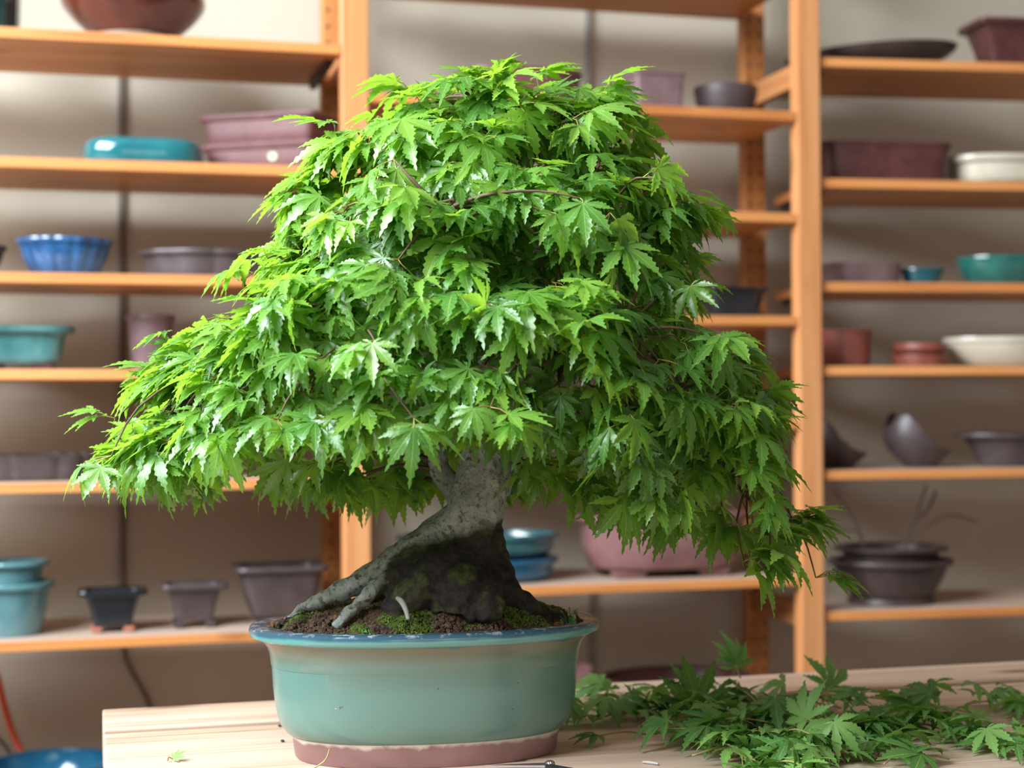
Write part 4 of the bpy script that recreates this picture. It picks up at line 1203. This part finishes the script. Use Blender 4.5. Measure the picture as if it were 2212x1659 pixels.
clipping(2100, 1560, 0.010, R(150), 3, 0.05, 'leaf sprig with a long brown twig at the right back of the clippings', slen=0.12, pitch=0.2)
clipping(2050, 1650, 0.004, R(200), 2, 0.052, 'dark star-shaped leaf sprig at the front right of the clippings', pitch=0.15, tints=0)
clipping(1900, 1645, 0.004, R(185), 1, 0.03, 'sprig with a thin red stalk at the front right of the heap', smat=M_rstalk, slen=0.08)
clipping(362, 1646, 0.0005, R(10), 1, 0.014, 'tiny green leaf scrap alone on the table left of the pot', slen=0.006, name='leaf_scrap')
# bits: twig, stalk, debris, shears
b1 = at_z(660, 1668, TZ + .001); b2 = at_z(700, 1645, TZ + .012); b3 = at_z(712, 1618, TZ + .022)
o = tube('dry_stalk', [b1, b2, b3], [0.0006, 0.0009, 0.0006], M_stalk); tag(o, 'thin dry yellow stalk leaning on the foot of the teal pot', 'stalk')
for (px, py, lb) in ((610, 1603, 'dark crumb on the table left of the pot foot'), (604, 1570, 'dark crumb touching the left side of the pot')):
    p = at_z(px, py, TZ)
    bm = bmesh.new(); bmesh.ops.create_icosphere(bm, subdivisions=2, radius=0.0022)
    for v in bm.verts: v.co *= random.uniform(0.6, 1.3); v.co.z *= 0.5
    me = bpy.data.meshes.new('soil_crumb'); bm.to_mesh(me); bm.free()
    o = link('soil_crumb', me, plain('crumb_dark', (0.05, 0.03, 0.03), 0.9)); o.location = (p.x, p.y, TZ + 0.0014); tag(o, lb, 'crumb')
p0 = at_z(1388, 1646, TZ + .0015); p1 = at_z(1422, 1650, TZ + .0015)
o = tube('white_twig', [p0, p0.lerp(p1, .5) + Vector((0, .002, 0)), p1], [0.0012, 0.0016, 0.0010], plain('white_twig', (0.6, 0.58, 0.55), 0.7)); tag(o, 'short whitish twig scrap in front of the clippings', 'twig')
q0 = at_z(1832, 1600, TZ + .03)
# shears, only a sliver shows at the bottom edge
hp_ = at_z(1188, 1664, TZ)
sh = empty('pruning_shears', (hp_.x, hp_.y, TZ)); tag(sh, 'steel pruning shears, tips showing in front of the pot at the bottom edge', 'shears')
def blade(z, side):
    V = []; n = 10
    for i in range(n + 1):
        t = i / n; x = -0.060 * t; wv = 0.010 * (1 - t) ** 0.8 + 0.0006
        V.append((x, side * 0.001 + wv * (0.3 if side > 0 else 0.9), z)); V.append((x, side * 0.001 - wv * (0.9 if side > 0 else 0.3), z))
        V.append((x, side * 0.001 + wv * (0.3 if side > 0 else 0.9), z + .0022)); V.append((x, side * 0.001 - wv * (0.9 if side > 0 else 0.3), z + .0022))
    Fc = []
    for i in range(n):
        a = i * 4; b = a + 4
        Fc += [(a, b, b + 1, a + 1), (a + 2, a + 3, b + 3, b + 2), (a, a + 2, b + 2, b), (a + 1, b + 1, b + 3, a + 3)]
    Fc += [(0, 1, 3, 2), (n * 4, n * 4 + 2, n * 4 + 3, n * 4 + 1)]
    me = bpy.data.meshes.new('blade'); me.from_pydata(V, [], Fc); me.update()
    return link('blade', me, M_steel, sh)
blade(0.0012, 1); blade(0.0036, -1)
bm = bmesh.new(); bmesh.ops.create_cone(bm, cap_ends=True, segments=24, radius1=0.0055, radius2=0.0045, depth=0.004)
bmesh.ops.bevel(bm, geom=[e for e in bm.edges if all(v.co.z > 0 for v in e.verts)], offset=0.001, segments=2, affect='EDGES')
me = bpy.data.meshes.new('pivot_screw'); bm.to_mesh(me); bm.free()
o = link('pivot_screw', me, M_steel, sh); o.location = (0.0, 0, 0.0072)
for s in (-1, 1):
    P = [Vector((-0.002, -0.004, 0.0045)), Vector((0.006, -0.020 + s * 0.004, 0.0048)), Vector((0.022, -0.045 + s * 0.016, 0.0048)), Vector((0.060, -0.085 + s * 0.026, 0.0048)), Vector((0.085, -0.10 + s * 0.012, 0.0048)), Vector((0.065, -0.085 + s * 0.006, 0.0048)), Vector((0.035, -0.055 + s * 0.007, 0.0048))]
    tube('handle', P, [0.0035, 0.004, 0.004, 0.004, 0.004, 0.0035, 0.003], M_dark, sh)
sh.rotation_euler = (0, 0, R(-14))
# dry leaves and weeds on the soil
M_dry = plain('dry_leaf', (0.34, 0.15, 0.06), 0.7)
def dry(px, py, dd, s, lb):
    p = T(px, py, dd)
    bm = bmesh.new(); bmesh.ops.create_grid(bm, x_segments=6, y_segments=6, size=s)
    for v in bm.verts:
        r = v.co.length / s
        v.co.z = 0.5 * s * noise.noise(Vector((v.co.x / s * 1.5, v.co.y / s * 1.5, px))) + 0.25 * s * r * r
        if r > 1: v.co.xy *= (1 / r) ** 0.7
    me = bpy.data.meshes.new('dry_leaf'); bm.to_mesh(me); bm.free()
    o = link('dry_leaf', me, M_dry, None, True); x, y = unpl(p)
    k = max(abs(x) / (PA * .84), abs(y) / (PB * .84))
    q = pl(x, y, soil_h(x, y) + s * 0.7) if k < 1 else pl(x / k, y / k, PH + 0.004)
    o.location = q; o.rotation_euler = (R(50), R(20), random.uniform(0, 3)); tag(o, lb, 'dry leaf')
dry(738, 1298, -.06, 0.0075, 'curled orange-brown dry leaf between the left roots')
dry(1262, 1300, 0.0, 0.007, 'brown dry leaf at the right rim of the pot')
dry(1208, 1308, -.02, 0.006, 'small brown dry leaf right of the trunk base')
dry(1155, 1322, -.05, 0.0045, 'pinkish dry leaf scrap on the soil at right front')
def weed(px, dd, hgt, lb, n=7):
    p = T(px, 1325, dd); x, y = unpl(p); b = pl(x, y, soil_h(x, y))
    root = empty('weed', b); tag(root, lb, 'weed')
    V, Fc = [], []
    for i in range(n):
        a = random.uniform(0, 2 * PI); tip = Vector((math.cos(a) * hgt * .5, math.sin(a) * hgt * .5, hgt * random.uniform(.5, 1)))
        pts, rr_ = smooth_path([Vector((0, 0, 0)), tip * .5 + Vector((0, 0, hgt * .15)), tip], [0.0005, 0.0004, 0.0003], 3)
        tube_data(V, Fc, pts, rr_, 4)
        for q in range(4):
            c = tip * random.uniform(.5, 1); dv = Vector((random.gauss(0, 1), random.gauss(0, 1), random.gauss(0, .5))).normalized() * 0.0028; e = dv.orthogonal() * 0.5
            b0 = len(V); V += [tuple(c), tuple(c + dv * .5 + e), tuple(c + dv), tuple(c + dv * .5 - e)]; Fc.append((b0, b0 + 1, b0 + 2, b0 + 3))
    me = bpy.data.meshes.new('stems'); me.from_pydata(V, [], Fc); me.update()
    link('stems', me, plain('weed_green', (0.12, 0.30, 0.06), 0.6), root)
weed(1228, -.005, 0.022, 'grey-green weed sprig at the right rim of the pot')
weed(800, -.085, 0.016, 'small bright green weed in front of the left root')
